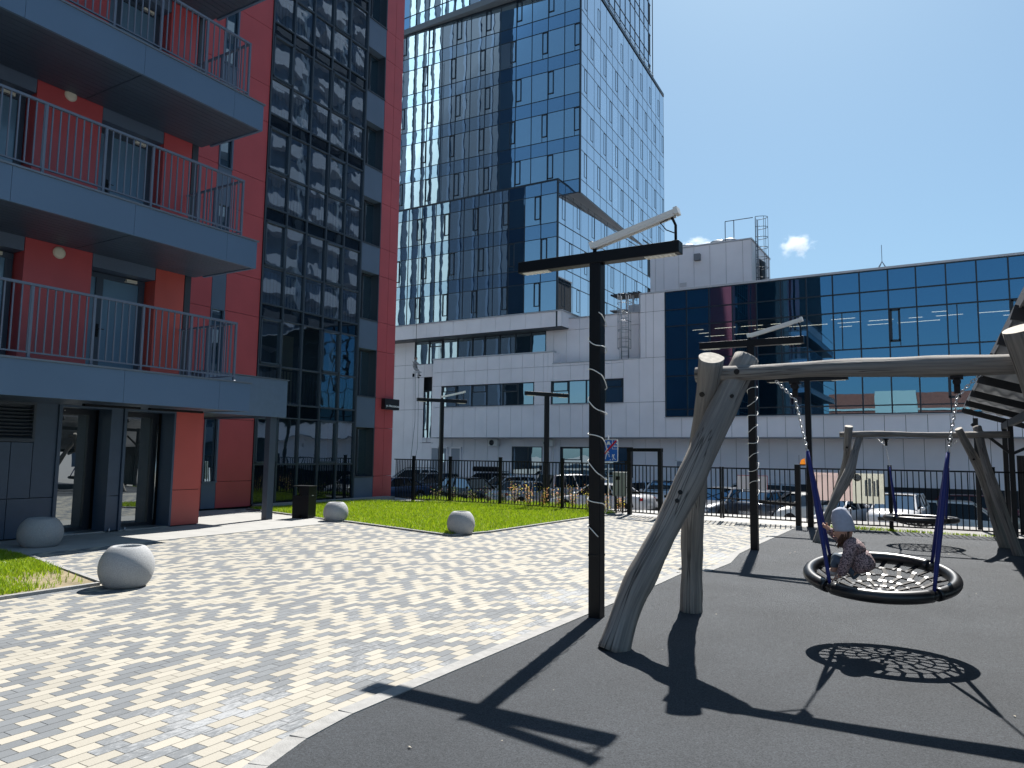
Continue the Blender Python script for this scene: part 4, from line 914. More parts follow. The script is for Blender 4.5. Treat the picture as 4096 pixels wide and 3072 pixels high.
def log(name, pts, r0, r1, parent, seed, swell=(), wob=.10, holes=()):
    c = bez(pts, 40); n = len(c); rs = []
    for i in range(n):
        f = i/(n-1); r = r0+(r1-r0)*f+.006*math.sin(f*9+seed)
        for s, a, w in swell: r += a*math.exp(-((f-s)/w)**2)
        rs.append(r)
    mb = MB(); mb.tube(c, rs, 20, wob=wob, seed=seed); mb.mi[-1] = 1; mb.mi[-2] = 1
    o = mb.build(name, [wood_m, wood_end], parent)
    for f, side, r in holes:
        i = int(f*(n-1)); t = (c[min(i+1, n-1)]-c[max(i-1, 0)]).normalized(); s = Vector(side); s = (s-t*s.dot(t)).normalized()
        p = c[i]+s*rs[i]*.97; h = MB(); h.tube([p-s*.02, p+s*.012], r, 14, smooth=False); h.build('bolt_hole', bolt_m, o)
    return o
def chain(mb, a, b, link=.034, th=.0045):
    a = Vector(a); b = Vector(b); L = (b-a).length; n = max(1, int(L/(link*.78))); d = (b-a).normalized()
    x = d.cross(Vector((0, 1, .1))).normalized(); y = d.cross(x)
    for i in range(n):
        c = a+d*(L*(i+.5)/n); w = x if i % 2 else y; pts = []
        for k in range(10):
            t = 2*math.pi*k/10; pts.append(c+d*math.cos(t)*link*.58+w*math.sin(t)*link*.34)
        mb.tube(pts, th, 5, closed=True)
def nest_seat(name, c, tilt, R_, hangs, label, group, yaw=0, detail=True, flip=1):
    """hangs = two anchor points under the beam"""
    t = empty(name, (0, 0, 0), label=label, cat='swing seat', group=group); c = Vector(c)
    rot = Matrix.Rotation(yaw, 3, 'Z') @ Matrix.Rotation(tilt, 3, 'X')
    def W(x, y, z=0): return c+rot @ Vector((x, y, z))
    tr = .052
    segs = [(0, 1), (1, 2), (2, 3), (3, 4)]; A0 = [R(s) for s in (-47, 43, 137, 229, 313)]
    gaps = .045
    for (i, j) in segs:
        a0, a1 = A0[i]+gaps, A0[j]-gaps; mb = MB(); n = 20
        mb.tube([W(R_*math.cos(a0+(a1-a0)*k/n), R_*math.sin(a0+(a1-a0)*k/n)) for k in range(n+1)], tr, 14); mb.build('ring_sleeve', rubber_ring, t)
    mb = MB(); mb.tube([W(R_*math.cos(2*math.pi*k/48), R_*math.sin(2*math.pi*k/48)) for k in range(48)], tr*.72, 10, closed=True); mb.build('ring', rubber_ring, t)
    def sag(r): return -.14*(1-(r/R_)**2)-.0
    rings = [.13, .23, .33, .43]; mb = MB(); cl = MB()
    for q, r in enumerate(rings): mb.tube([W(r*math.cos(2*math.pi*k/48), r*math.sin(2*math.pi*k/48), sag(r)) for k in range(48)], .0075, 6, closed=True)
    radii = [.05]+rings+[R_-.02]
    for q in range(5):
        n = (8, 12, 16, 20, 24)[q]; r0, r1 = radii[q], radii[q+1]
        for k in range(n):
            a = 2*math.pi*(k+.5*(q % 2))/n; a2 = a+(.10 if q % 2 else -.10)
            p0, p1 = W(r0*math.cos(a), r0*math.sin(a), sag(r0)), W(r1*math.cos(a2), r1*math.sin(a2), sag(r1))
            d = (p1-p0); ww = .014 if q < 3 else .016
            mb.bar(p0, p1, ww*2.1, .012, up=rot @ Vector((0, 0, 1)))
            for e in (p0, p1): cl.bar(e-d.normalized()*.013, e+d.normalized()*.013, .030, .015, up=rot @ Vector((0, 0, 1)))
    mb.cur = 1; mb.add(cl.v, cl.f); mb.build('net', [net_m, clip_m], t)
    cl.lathe([(0, .02), (.05, .018), (.065, 0), (.06, -.02)], (0, 0, 0), 18) if False else None
    mb = MB(); vs = [W(r*math.cos(2*math.pi*k/18), r*math.sin(2*math.pi*k/18), sag(0)+z) for r, z in ((0, .03), (.045, .026), (.06, .01), (.06, -.01)) for k in range(18)]
    mb.add(vs, [(i*18+k, i*18+(k+1) % 18, (i+1)*18+(k+1) % 18, (i+1)*18+k) for i in range(3) for k in range(18)], True); mb.build('net_hub', clip_m, t)
    # suspension: two blue sleeved ropes on each side meet in a shackle, chain up to the beam
    for s, h in zip((-1, 1), hangs):
        h = Vector(h)
        ends = [W(R_*math.cos(a), R_*math.sin(a), .03) for a in ((A0[2], A0[3]) if s < 0 else (A0[0], A0[1]))]
        mid = (ends[0]+ends[1])/2; joint = mid+(h-mid)*.645
        for e in ends:
            mb = MB(); n = 10; pts = []
            for k in range(n+1): pts.append(joint+(e-joint)*(k/n))
            mb.tube(pts, [.014+.006*math.sin(math.pi*k/n) for k in range(n+1)], 8); mb.build('rope', rope_m, t)
        mb = MB(); chain(mb, joint+(h-joint)*.04, h+Vector((0, 0, -.12))); 
        sd_ = Vector((-1 if s < 0 else 1, 0, 0)); chain(mb, h+Vector((0, 0, -.12)), h+sd_*.16*(1 if s > 0 else 1)+Vector((0, 0, .05))) 
        mb.tube([joint+Vector((0, 0, .015)), joint+Vector((0, 0, -.02))], .012, 8); mb.build('chain', chain_m, t)
    return t
def hanger(h, parent):
    mb = MB(); x, y, z = h
    mb.box(x-.045, x+.045, y-.04, y+.04, z+.015, z+.04)
    mb.tube([(x, y-.04, z-.005), (x, y+.04, z-.005)], .03, 12); mb.box(x-.022, x+.022, y-.012, y+.012, z-.10, z-.01); mb.build('swivel_bearing', black_metal, parent)

S1 = empty('log_swing_frame', (0, 0, 0), label='large weathered log swing frame in the right foreground', cat='swing frame', group='log swing frames')
bz = 2.365
log('log_leg', [(-2.47, 5.84, -.03), (-2.36, 6.02, .45), (-2.12, 6.28, 1.05), (-1.87, 6.58, 1.75), (-1.60, 6.92, 2.52)], .122, .118, S1, 1.3, swell=[(.30, .016, .07), (0, .012, .06), (.62, .014, .05), (.45, -.008, .06)], wob=.17,
    holes=[(.88, (.5, -.8, .1), .016), (.58, (.05, -1, 0), .02), (.565, (.08, -1, 0), .018)])
log('log_leg', [(-2.375, 7.66, -.03), (-2.33, 7.56, .6), (-2.21, 7.27, 1.25), (-1.99, 6.88, 2.0), (-1.835, 6.60, 2.50)], .104, .108, S1, 4.1, swell=[(0, .022, .10), (.10, .012, .05), (.45, .010, .1)], wob=.15,
    holes=[(.86, (-.1, -1, 0), .024)])
log('log_beam', [(-2.02, 6.74, bz+.0), (-1.5, 6.76, bz), (-.9, 6.80, bz+.012), (-.3, 6.84, bz+.004), (.3, 6.88, bz-.01), (.98, 6.93, bz)], .068, .082, S1, 7.7, swell=[(.47, .010, .08), (.7, .006, .1)], wob=.14,
    holes=[(.165, (0, -1, .1), .025)])
log('log_leg', [(1.15, 7.75, -.03), (.98, 7.4, .8), (.74, 7.0, 1.65), (.49, 6.64, 2.60)], .125, .125, S1, 9.1)
log('log_leg', [(1.35, 5.85, -.03), (1.15, 6.2, .8), (.92, 6.62, 1.65), (.72, 7.0, 2.5)], .115, .105, S1, 11.4)
HG1 = [(-1.155, 6.79, bz-.13), (.065, 6.86, bz-.13)]
for h in HG1: hanger(h, S1)
nest_seat('nest_swing', (-.565, 7.17, .60), R(9), .565, HG1, 'round black net swing seat with a small child sitting in it, hung on blue ropes', 'round net swing seats', yaw=R(4))

S2 = empty('log_swing_frame', (0, 0, 0), label='farther weathered log swing frame standing by the fence', cat='swing frame', group='log swing frames')
b2 = 2.08
log('log_leg', [(-2.26, 15.2, -.03), (-2.10, 15.32, .45), (-1.93, 15.45, .85), (-1.70, 15.58, 1.34), (-1.60, 15.75, 1.75), (-1.50, 15.95, 2.12)], .085, .07, S2, 21.3, swell=[(.55, .02, .12)])
log('log_leg', [(-2.32, 16.4, -.03), (-2.08, 16.2, .7), (-1.80, 15.92, 1.5), (-1.69, 15.68, 2.24)], .07, .07, S2, 23.3, holes=[(.84, (0, -1, 0), .022)])
log('log_beam', [(-1.88, 15.85, b2), (-1.0, 15.87, b2+.01), (-.2, 15.9, b2-.01), (.93, 15.95, b2)], .055, .055, S2, 25.2)
log('log_leg', [(.80, 16.5, -.03), (.62, 16.3, .7), (.48, 16.05, 1.35), (.14, 15.7, 2.18)], .085, .07, S2, 27.1, holes=[(.80, (-.2, -1, 0), .02)])
log('log_leg', [(.93, 15.25, -.03), (.72, 15.4, .8), (.55, 15.7, 1.5), (.44, 16.05, 2.22)], .085, .07, S2, 28.8)
HG2 = [(-1.06, 15.87, b2-.12), (.0, 15.92, b2-.12)]
for h in HG2: hanger(h, S2)
nest_seat('nest_swing', (-.53, 15.93, .50), R(-1), .585, HG2, 'empty round net swing seat hanging from the farther log frame', 'round net swing seats', yaw=R(2))
mb = MB(); mb.add([(-1.80, 15.462, 1.19), (-1.725, 15.475, 1.16), (-1.68, 15.50, 1.27), (-1.755, 15.485, 1.30)], [(0, 1, 2, 3)]); st_ = mb.build('sticker', mat('sticker_white', (.6, .6, .58), .5), S2, recalc=False); md = st_.modifiers.new('thick', 'SOLIDIFY'); md.thickness = .002

# ------------------------------------------------------------------ fence, wicket and sliding gate
fence_m = mat('fence_black', (.003, .005, .008), .42, spec=.25)
def fence_run(t, pts, n_posts_at, h=1.38, name='fence_panel', zb=.06, pitch=.112, post_h=1.48):
    for (a, b) in zip(pts[:-1], pts[1:]):
        a2 = Vector((*a, 0)); b2_ = Vector((*b, 0)); L = (b2_-a2).length; d = (b2_-a2)/L
        mb = MB(); mb.bar(a2+Vector((0, 0, h)), b2_+Vector((0, 0, h)), .035, .035); mb.bar(a2+Vector((0, 0, zb+.02)), b2_+Vector((0, 0, zb+.02)), .03, .03)
        k = int(L/pitch)
        for i in range(1, k): q = a2+d*(L*i/k); mb.bar(q+Vector((0, 0, zb+.03)), q+Vector((0, 0, h-.02)), .022, .022)
        mb.build(name, fence_m, t)
def post(t, x, y, z0, z1, w=.085, nm='fence_post'):
    mb = MB(); mb.box(x-w/2, x+w/2, y-w/2, y+w/2, z0, z1); mb.box(x-w/2-.004, x+w/2+.004, y-w/2-.004, y+w/2+.004, z1, z1+.01); mb.build(nm, fence_m, t)
FA = empty('picket_fence', (0, 0, 0), label='black metal picket fence between the lawn and the parked cars', cat='fence')
fp = [(-16.75, 20.05), (-15.5, 19.55), (-14.0, 19.55), (-12.05, 19.50), (-9.80, 19.33), (-7.62, 19.10)]
fence_run(FA, fp, None)
for x, y in fp[1:-1]: post(FA, x, y, -.02, 1.50)
WK = empty('wicket_gate', (0, 0, 0), label='black wicket gate with a raised square frame over it', cat='gate')
for x, y in ((-7.60, 19.06), (-6.63, 18.80)): post(WK, x, y, -.1, 1.72, .11, 'gate_post')
mb = MB(); mb.bar((-7.655, 19.075, 1.77), (-6.575, 18.785, 1.77), .11, .09); mb.build('gate_header', fence_m, WK)
fence_run(WK, [(-7.52, 19.04), (-6.71, 18.82)], None, h=1.35, name='gate_leaf')
mb = MB(); mb.bar((-7.52, 19.04, .62), (-6.71, 18.82, .62), .03, .04); mb.bar((-7.58, 19.0, 1.44), (-7.85, 18.9, 1.45), .02, .02); mb.box(-7.7, -7.55, 18.97, 19.02, 1.40, 1.47); mb.build('latch_rail', fence_m, WK)
GT = empty('sliding_gate', (0, 0, 0), label='wide black two-leaf picket gate right of the crossing logs', cat='gate')
fence_run(GT, [(-6.57, 18.78), (-5.02, 18.72)], None, h=1.33, name='gate_leaf', zb=.10); fence_run(GT, [(-4.96, 18.72), (-3.22, 18.62)], None, h=1.33, name='gate_leaf', zb=.10)
mb = MB()
for x in (-5.02, -4.96): mb.box(x-.02, x+.02, 18.69, 18.75, .08, 1.36)
mb.box(-5.03, -4.95, 18.66, 18.70, .55, .75); mb.build('gate_stile', fence_m, GT)
mb = MB(); mb.bar((-4.96, 18.70, .58), (-3.2, 18.6, .54), .03, .03); mb.bar((-4.05, 18.57, .53), (-3.18, 18.52, .50), .06, .07); mb.build('gate_drive_arm', fence_m, GT); mb = MB(); mb.bar((-6.5, 18.74, .56), (-5.9, 18.70, .55), .06, .07); mb.build('gate_drive_arm', fence_m, GT)
post(GT, -3.15, 18.58, -.05, 1.44, .12, 'gate_post')
BL = empty('warning_beacon', (-3.02, 18.52, 1.46), label='orange warning beacon on top of the gate post', cat='beacon')
mb = MB(); mb.box(-.06, .06, -.05, .05, -.03, 0); mb.build('base', black_metal, BL)
mb = MB(); vs = [(-.06, -.05, 0), (.06, -.05, 0), (.06, .05, 0), (-.06, .05, 0), (-.03, -.05, .10), (.045, -.05, .14), (.045, .05, .14), (-.03, .05, .10)]
mb.add(vs, [(0, 3, 2, 1), (4, 5, 6, 7), (0, 1, 5, 4), (1, 2, 6, 5), (2, 3, 7, 6), (3, 0, 4, 7)]); mb.build('lens', mat('amber_plastic', (.9, .28, .01), .2, emit=(1, .3, .02, .25)), BL, bevel=.008)
mb = MB(); mb.tube([(-.08, 0, 0), (-.08, 0, .22)], .004, 4); mb.build('antenna', black_metal, BL)
FB = empty('picket_fence', (0, 0, 0), label='black metal picket fence behind the farther swing, right of the gate', cat='fence')
fp = [(-3.09, 18.6), (-1.205, 18.80), (.76, 18.87), (1.9, 19.0), (4.0, 19.2)]
fence_run(FB, fp, None, h=1.36, zb=.08)
for x, y in fp[1:]: post(FB, x, y, -.05, 1.46, .085)
# control box and entry-phone post by the wicket
CB = empty('control_box', (-8.0, 19.3, 0), label='grey-green metal control box with a small dark display beside the wicket gate', cat='control box')
mb = MB(); mb.box(-.2, .2, -.02, .16, .47, 1.15); mb.build('cabinet', mat('cabinet_grey', (.42, .45, .42), .5), CB, bevel=.01)
mb = MB(); mb.box(-.10, .02, -.03, -.015, .93, 1.03); mb.build('display', mat('display_dark', (.01, .012, .012), .2), CB)
mb = MB(); mb.tube([(-.1, 0, 0), (-.1, 0, .5)], .025, 6); mb.tube([(.1, 0, 0), (.1, 0, .5)], .025, 6); mb.tube([(-.02, 0, .72), (.25, .0, .73), (.42, -.05, .2), (.2, -.1, .05)], .018, 6); mb.build('cable_conduit', black_metal, CB)
# end-of-living-street sign
SG = empty('road_sign', (-8.72, 20.15, 0), R(-4), label='blue road sign with a red diagonal bar, partly behind the near lamp post', cat='road sign')
blue_m = mat('sign_blue', (.01, .12, .50), .35); wsign = mat('sign_white', (.8, .8, .8), .35); red_s = mat('sign_red', (.55, .01, .02), .35)
mb = MB(); mb.tube([(0, .03, -.2), (0, .03, 2.2)], .026, 8); mb.build('pole', steel, SG)
def rrect(x0, x1, z0, z1, r, n=5):
    o = []
    for cx, cz, a0 in ((x1-r, z1-r, 0), (x0+r, z1-r, 90), (x0+r, z0+r, 180), (x1-r, z0+r, 270)):
        for i in range(n+1): a = R(a0+90*i/n); o.append((cx+r*math.cos(a), cz+r*math.sin(a)))
    return o
def slab(mb, poly, y0, y1):
    n = len(poly); mb.add([(x, y0, z) for x, z in poly]+[(x, y1, z) for x, z in poly], [tuple(range(n)), tuple(reversed(range(n, 2*n)))]+[(i, i+n, (i+1) % n+n, (i+1) % n) for i in range(n)])
X0, X1, Z0, Z1 = -.34, .34, 1.42, 2.08
mb = MB(); slab(mb, rrect(X0, X1, Z0, Z1, .05), -.012, .0); bd = mb.build('sign_plate', wsign, SG)
mb = MB(); slab(mb, rrect(X0+.02, X1-.02, Z0+.02, Z1-.02, .04), -.016, -.0125); mb.build('blue_field', blue_m, bd)
mb = MB(); y = (-.020, -.0165)
def seg(a, b, w):
    a = Vector((a[0], a[1])); b = Vector((b[0], b[1])); d = (b-a).normalized(); n = Vector((-d.y, d.x))*w/2
    slab(mb, [tuple(a+n), tuple(b+n), tuple(b-n), tuple(a-n)], *y)
slab(mb, [(-.03, 1.93), (.10, 1.93), (.10, 1.965), (.085, 1.97), (.07, 2.02), (0, 2.02), (-.015, 1.97), (-.03, 1.965)], *y); seg((-.015, 1.91), (-.015, 1.935), .02); seg((.085, 1.91), (.085, 1.935), .02)
seg((.16, 1.80), (.16, 2.06), .012); seg((.16, 1.80), (.32, 1.80), .012)
for a, b in ((.20, 1.86), (.26, 1.86), (.20, 1.94), (.28, 1.94), (.24, 2.01), (.29, 2.02)): slab(mb, [(a, b), (a+.04, b), (a+.04, b+.045), (a, b+.045)], *y)
# adult and running child
def disc(cx, cz, r, n=14): slab(mb, [(cx+r*math.cos(2*math.pi*i/n), cz+r*math.sin(2*math.pi*i/n)) for i in range(n)], *y)
disc(.0, 1.80, .026); seg((-.01, 1.775), (-.03, 1.64), .05); seg((.0, 1.75), (.05, 1.68), .02); seg((.04, 1.65), (.06, 1.56), .02); seg((-.04, 1.65), (-.07, 1.5), .025)
disc(.175, 1.62, .024); seg((.185, 1.60), (.20, 1.54), .035); seg((.20, 1.60), (.235, 1.645), .016); seg((.17, 1.57), (.14, 1.57), .014); seg((.21, 1.53), (.25, 1.50), .018); seg((.19, 1.53), (.165, 1.47), .02); seg((.25, 1.50), (.275, 1.49), .014); disc(.09, 1.48, .016)
disc(-.22, 1.60, .02)
mb.build('pictograms', wsign, bd)
mb = MB(); y = (-.025, -.021); seg((-.30, 1.455), (.29, 2.045), .05); mb.build('red_bar', red_s, bd)
# two white boards hung on the gate, and the banner on the fence (seen from behind)
for (x0, x1, z0, z1, lab) in ((-5.78, -5.38, .82, 1.17, 'small white board behind the gate bars beside the crossing logs'), (-4.62, -3.9, .81, 1.15, 'wide white board with a red edge hung behind the gate bars')):
    mb = MB(); mb.box(x0, x1, 18.78, 18.79, z0, z1); o = mb.build('notice_board', mat('board_back', (.86, .84, .88), .6), None); tag(o, lab, 'notice board', 'white boards behind the gate')
    if x0 > -5: mb = MB(); mb.box(x0-.01, x1+.01, 18.792, 18.80, z0, z1+.012); mb.build('red_edge', mat('board_red', (.6, .05, .05), .5), o)
BN = empty('banner', (0, 0, 0), label='translucent pink and pale green advertising banner on the fence, read from behind', cat='banner')
FBf = Frame((-3.0, 18.68, 0), (Vector((1.8, .19, 0))).normalized(), Vector((.19, -1.8, 0)).normalized())
def cloth(name, color):
    m = mat(name, color, .8); nt = m.node_tree; N = nt.nodes; p = N['Principled BSDF']; tl = N.new('ShaderNodeBsdfTranslucent'); tl.inputs[0].default_value = (*color, 1); mx = N.new('ShaderNodeMixShader'); mx.inputs[0].default_value = .5
    nt.links.new(p.outputs[0], mx.inputs[1]); nt.links.new(tl.outputs[0], mx.inputs[2]); nt.links.new(mx.outputs[0], N['Material Output'].inputs[0]); return m
mb = MB(); FBf.box(mb, .13, 1.02, .62, 1.27, -.06, -.055); mb.build('pink_half', cloth('banner_pink', (.84, .75, .73)), BN)
mb = MB(); FBf.box(mb, 1.02, 1.68, .58, 1.27, -.06, -.055); mb.build('green_half', cloth('banner_green', (.82, .82, .76)), BN)
mb = MB(); FBf.box(mb, 1.28, 1.33, .75, 1.12, -.055, -.052); FBf.box(mb, 1.35, 1.41, .75, 1.16, -.055, -.052); FBf.box(mb, 1.46, 1.50, .75, 1.10, -.055, -.052); FBf.box(mb, 1.52, 1.57, .75, 1.13, -.055, -.052); mb.build('printed_towers', mat('print_grey', (.5, .5, .46), .8), BN)
pr = mat('print_pale', (.9, .86, .84), .8); bx = tuple(-FBf.u)
def btxt(s, size, u, z): 
    o = text_obj('lettering', s, size, FBf.p(u, -.050, z), bx, (0, 0, 1), pr, BN, ext=.001); return o
btxt('ОТДЕЛ ПРОДАЖ ЗАСТРОЙЩИКА', .062, .60, 1.18)
for i, (s, z) in enumerate((('38 м²', 1.05), ('2 этап', .96), ('2 этап', .86), ('2 этап', .76))): btxt(s, .075, .62, z)
mb = MB(); c_ = FBf.p(1.12, -.05, 1.17); mb.tube([c_, c_+FBf.n*.004], .085, 18, smooth=False); mb.build('badge', mat('badge_dark', (.20, .20, .17), .8), BN)
text_obj('lettering', 'ДОМ\nСДАН', .05, FBf.p(1.12, -.043, 1.175), bx, (0, 0, 1), pr, BN, ext=.001)

# ------------------------------------------------------------------ crumbs and dry leaves lying about
mb = MB(); rg_ = random.Random(31)
for i in range(80):
    if i < 40: x, y = rg_.uniform(-3.0, 1.5), rg_.uniform(3, 17)
    else: x, y = rg_.uniform(-9, -3.3), rg_.uniform(3, 16)
    s_ = rg_.uniform(.003, .007)*(1+.03*y); a = rg_.uniform(0, 6.28); u = Vector((math.cos(a), math.sin(a), .05))*s_*1.6; v = Vector((-math.sin(a), math.cos(a), .1))*s_; p = Vector((x, y, .012))
    mb.add([p-u-v, p+u-v*.4, p+u*1.1+v, p-u*.7+v+Vector((0, 0, s_*.6))], [(0, 1, 2, 3)])
tag(mb.build('litter_crumbs', mat('dry_leaf', (.34, .31, .25), .8), recalc=False), 'tiny dry leaves and crumbs scattered over the paving and play surface', 'crumbs', kind='stuff')
# ------------------------------------------------------------------ planters, bin
def planter(x, y, d, h, lab):
    t = empty('planter', (x, y, 0), label=lab, cat='planter', group='round concrete planters'); r = d/2
    mb = MB(); er = lambda z: r*math.sqrt(max(.01, 1-((z-.47*h)/(.655*h))**2)); prof = [(0, 0), (er(0)-.012, 0)]+[(er(h*i/22), h*i/22) for i in range(1, 22)]
    e0 = er(h); prof += [(e0+.008, h*.985), (e0-.012, h), (e0-.035, h*.99), (e0-.045, h*.94), (e0-.02, h*.65)]; rt_ = e0
    mb.lathe(prof, (0, 0, 0), 48); mb.build('bowl', concrete_m, t)
    mb = MB(); mb.lathe([(0, h*.72), (rt_-.02, h*.71)], (0, 0, 0), 24); mb.build('soil', soil_m, t)
planter(-12.78, 6.46, .66, .47, 'round concrete planter in the shade beside the slate entrance wall')
planter(-8.36, 5.21, .60, .47, 'sunlit round concrete planter nearest the camera at the lawn corner')
planter(-12.33, 12.70, .57, .44, 'round concrete planter right of the black bin at the lawn edge')
planter(-8.46, 12.22, .56, .45, 'round concrete planter at the front corner of the big lawn')
BI = empty('litter_bin', (-13.42, 12.75, 0), R(14), label='black box litter bin beside the canopy post', cat='litter bin')
mb = MB(); mb.box(-.22, .22, -.17, .17, .08, .55); mb.box(-.22, -.02, -.17, .17, 0, .08); mb.box(.05, .22, -.17, .17, 0, .08); mb.build('body', black_metal, BI, bevel=.006)
mb = MB(); mb.box(-.23, .23, -.18, .18, .76, .785); mb.box(-.22, -.02, .10, .17, .55, .76); mb.box(.0, .22, -.17, .17, .55, .76); mb.build('hood', black_metal, BI, bevel=.004)
mb = MB(); mb.box(.225, .228, -.03, .03, .55, .56); mb.build('lettering', white_txt, BI)

# ------------------------------------------------------------------ shelter on the right
SH = empty('timber_shelter', (0, 0, 0), label='dark framed shelter with a corrugated sloping roof at the right edge', cat='shelter')
H0, SL = 2.85, .32; SH.location = (.24, 0, 0); SH.rotation_euler = (0, 0, R(.86))
sheet_m = mat('corrugated_sheet', (.42, .44, .47), .45, var=.12, vscale=3)
mb = MB(); n = 70; ys_ = [4.2, 7.7, 10.3, 12.8, 15.4, 18.0, 20.75]; vs = []
for i in range(n+1):
    x = .40+i*.065; 
    for y in ys_: vs.append((x, y, H0+.05-SL*(x-.40)+.028*math.sin(i*math.pi/2+.4)))
k = len(ys_); mb.add(vs, [(i*k+j, (i+1)*k+j, (i+1)*k+j+1, i*k+j+1) for i in range(n) for j in range(k-1)], True)
so = mb.build('corrugated_roof', sheet_m, SH, recalc=False); md = so.modifiers.new('thick', 'SOLIDIFY'); md.thickness = .006
nt = sheet_m.node_tree; N = nt.nodes; tl = N.new('ShaderNodeBsdfTranslucent'); tl.inputs[0].default_value = (.3, .32, .35, 1); mx = N.new('ShaderNodeMixShader'); mx.inputs[0].default_value = .12
nt.links.new(N['Principled BSDF'].outputs[0], mx.inputs[1]); nt.links.new(tl.outputs[0], mx.inputs[2]); nt.links.new(mx.outputs[0], N['Material Output'].inputs[0])
dk_m = mat('shelter_dark', (.010, .014, .020), .5)
for y in (5.6, 7.1, 8.6, 10.2, 12.75, 15.4, 18.0, 20.6):
    mb = MB(); x0 = .34; mb.bar((x0, y, H0-SL*(x0-.4)-.065), (4.9, y, H0-SL*4.5-.065), .05, .12, up=(0, 0, 1)); mb.build('rafter', dk_m, SH)
mb = MB(); mb.box(.385, .40, 4.2, 20.8, H0-.02, H0+.07); mb.build('edge_board', mat('edge_board_grey', (.16, .17, .19), .5), SH)
mb = MB(); mb.box(1.12, 1.20, 5.0, 20.8, H0-SL*.76-.27, H0-SL*.76-.13); mb.box(4.0, 4.08, 5.0, 20.8, H0-SL*3.6-.27, H0-SL*3.6-.13); mb.build('tie_beam', dk_m, SH)
for y in (18.9, 14.5, 10.0):
    if y < 18: continue
    mb = MB(); mb.box(1.11, 1.21, y-.05, y+.05, 0, 2.5); mb.build('shelter_post', dk_m, SH)
    for dx in (-.7, .8): mb = MB(); mb.bar((1.16, y, 1.75), (1.16+dx, y, 2.40 if dx < 0 else 2.15), .05, .06); mb.build('brace', dk_m, SH)
mb = MB(); mb.box(1.11, 1.21, 20.4, 20.5, 0, 2.5); mb.build('shelter_post', dk_m, SH); mb = MB(); mb.box(.55, .65, 20.4, 20.5, 0, 2.6); mb.build('shelter_post', dk_m, SH)
mb = MB()
for i in range(40): x = 1.25+i*.09; mb.box(x, x+.05, 18.93, 18.96, .05, 1.72); mb.box(x+.05, x+.09, 18.96, 18.98, .05, 1.72)
mb.build('back_wall', mat('profiled_sheet', (.035, .04, .05), .4), SH)
#--MARK4

# ------------------------------------------------------------------ cars in the lower car park
tyre_m = mat('tyre', (.012, .012, .013), .8); rimc = mat('alloy_rim', (.45, .46, .48), .3, metal=.8); plate_m = mat('number_plate', (.75, .75, .74), .5)
tail_m = mat('tail_light', (.35, .01, .015), .2); head_m = mat('head_light', (.55, .58, .62), .1, spec=1); trim_m = mat('car_trim', (.015, .016, .018), .5); inside_m = mat('under_dark', (.004, .004, .005), .9)
def paint(name, c, metal=.3, var=0): return mat(name, c, .28, metal=metal, coat=.7, var=var, vscale=4)
SHAPES = {   # L, W, H, wheel r, lower-body stations (x/L2, zlow, ztop, halfwidth factor), greenhouse (base front, roof front, roof rear, base rear), belt z
 'sedan': (4.6, 1.78, 1.45, .32, [(1, .38, .58, .70), (.965, .22, .70, .86), (.80, .20, .80, .97), (.42, .20, .92, 1), (0, .20, .94, 1), (-.55, .20, .98, 1), (-.85, .22, .99, .96), (-.97, .28, .95, .86), (-1, .42, .80, .78)], (.44, .12, -.42, -.72), .93),
 'hatch': (4.2, 1.76, 1.50, .32, [(1, .38, .60, .72), (.965, .22, .74, .87), (.80, .20, .86, .97), (.46, .20, .96, 1), (0, .20, .98, 1), (-.6, .20, 1.02, 1), (-.90, .24, 1.04, .97), (-.985, .30, .98, .90), (-1, .40, .85, .86)], (.50, .16, -.72, -.95), .97),
 'suv': (4.55, 1.85, 1.68, .37, [(1, .45, .72, .74), (.965, .28, .90, .88), (.80, .25, 1.02, .97), (.46, .25, 1.08, 1), (0, .25, 1.10, 1), (-.6, .25, 1.13, 1), (-.90, .28, 1.14, .97), (-.985, .34, 1.05, .90), (-1, .45, .9, .88)], (.50, .18, -.74, -.95), 1.09),
 'van': (4.5, 1.76, 1.80, .32, [(1, .38, .66, .74), (.965, .24, .84, .88), (.85, .22, .98, .97), (.62, .22, 1.08, 1), (0, .22, 1.12, 1), (-.6, .22, 1.14, 1), (-.92, .24, 1.14, .98), (-.99, .30, 1.08, .94), (-1, .40, .98, .92)], (.70, .34, -.86, -.97), 1.11),
}
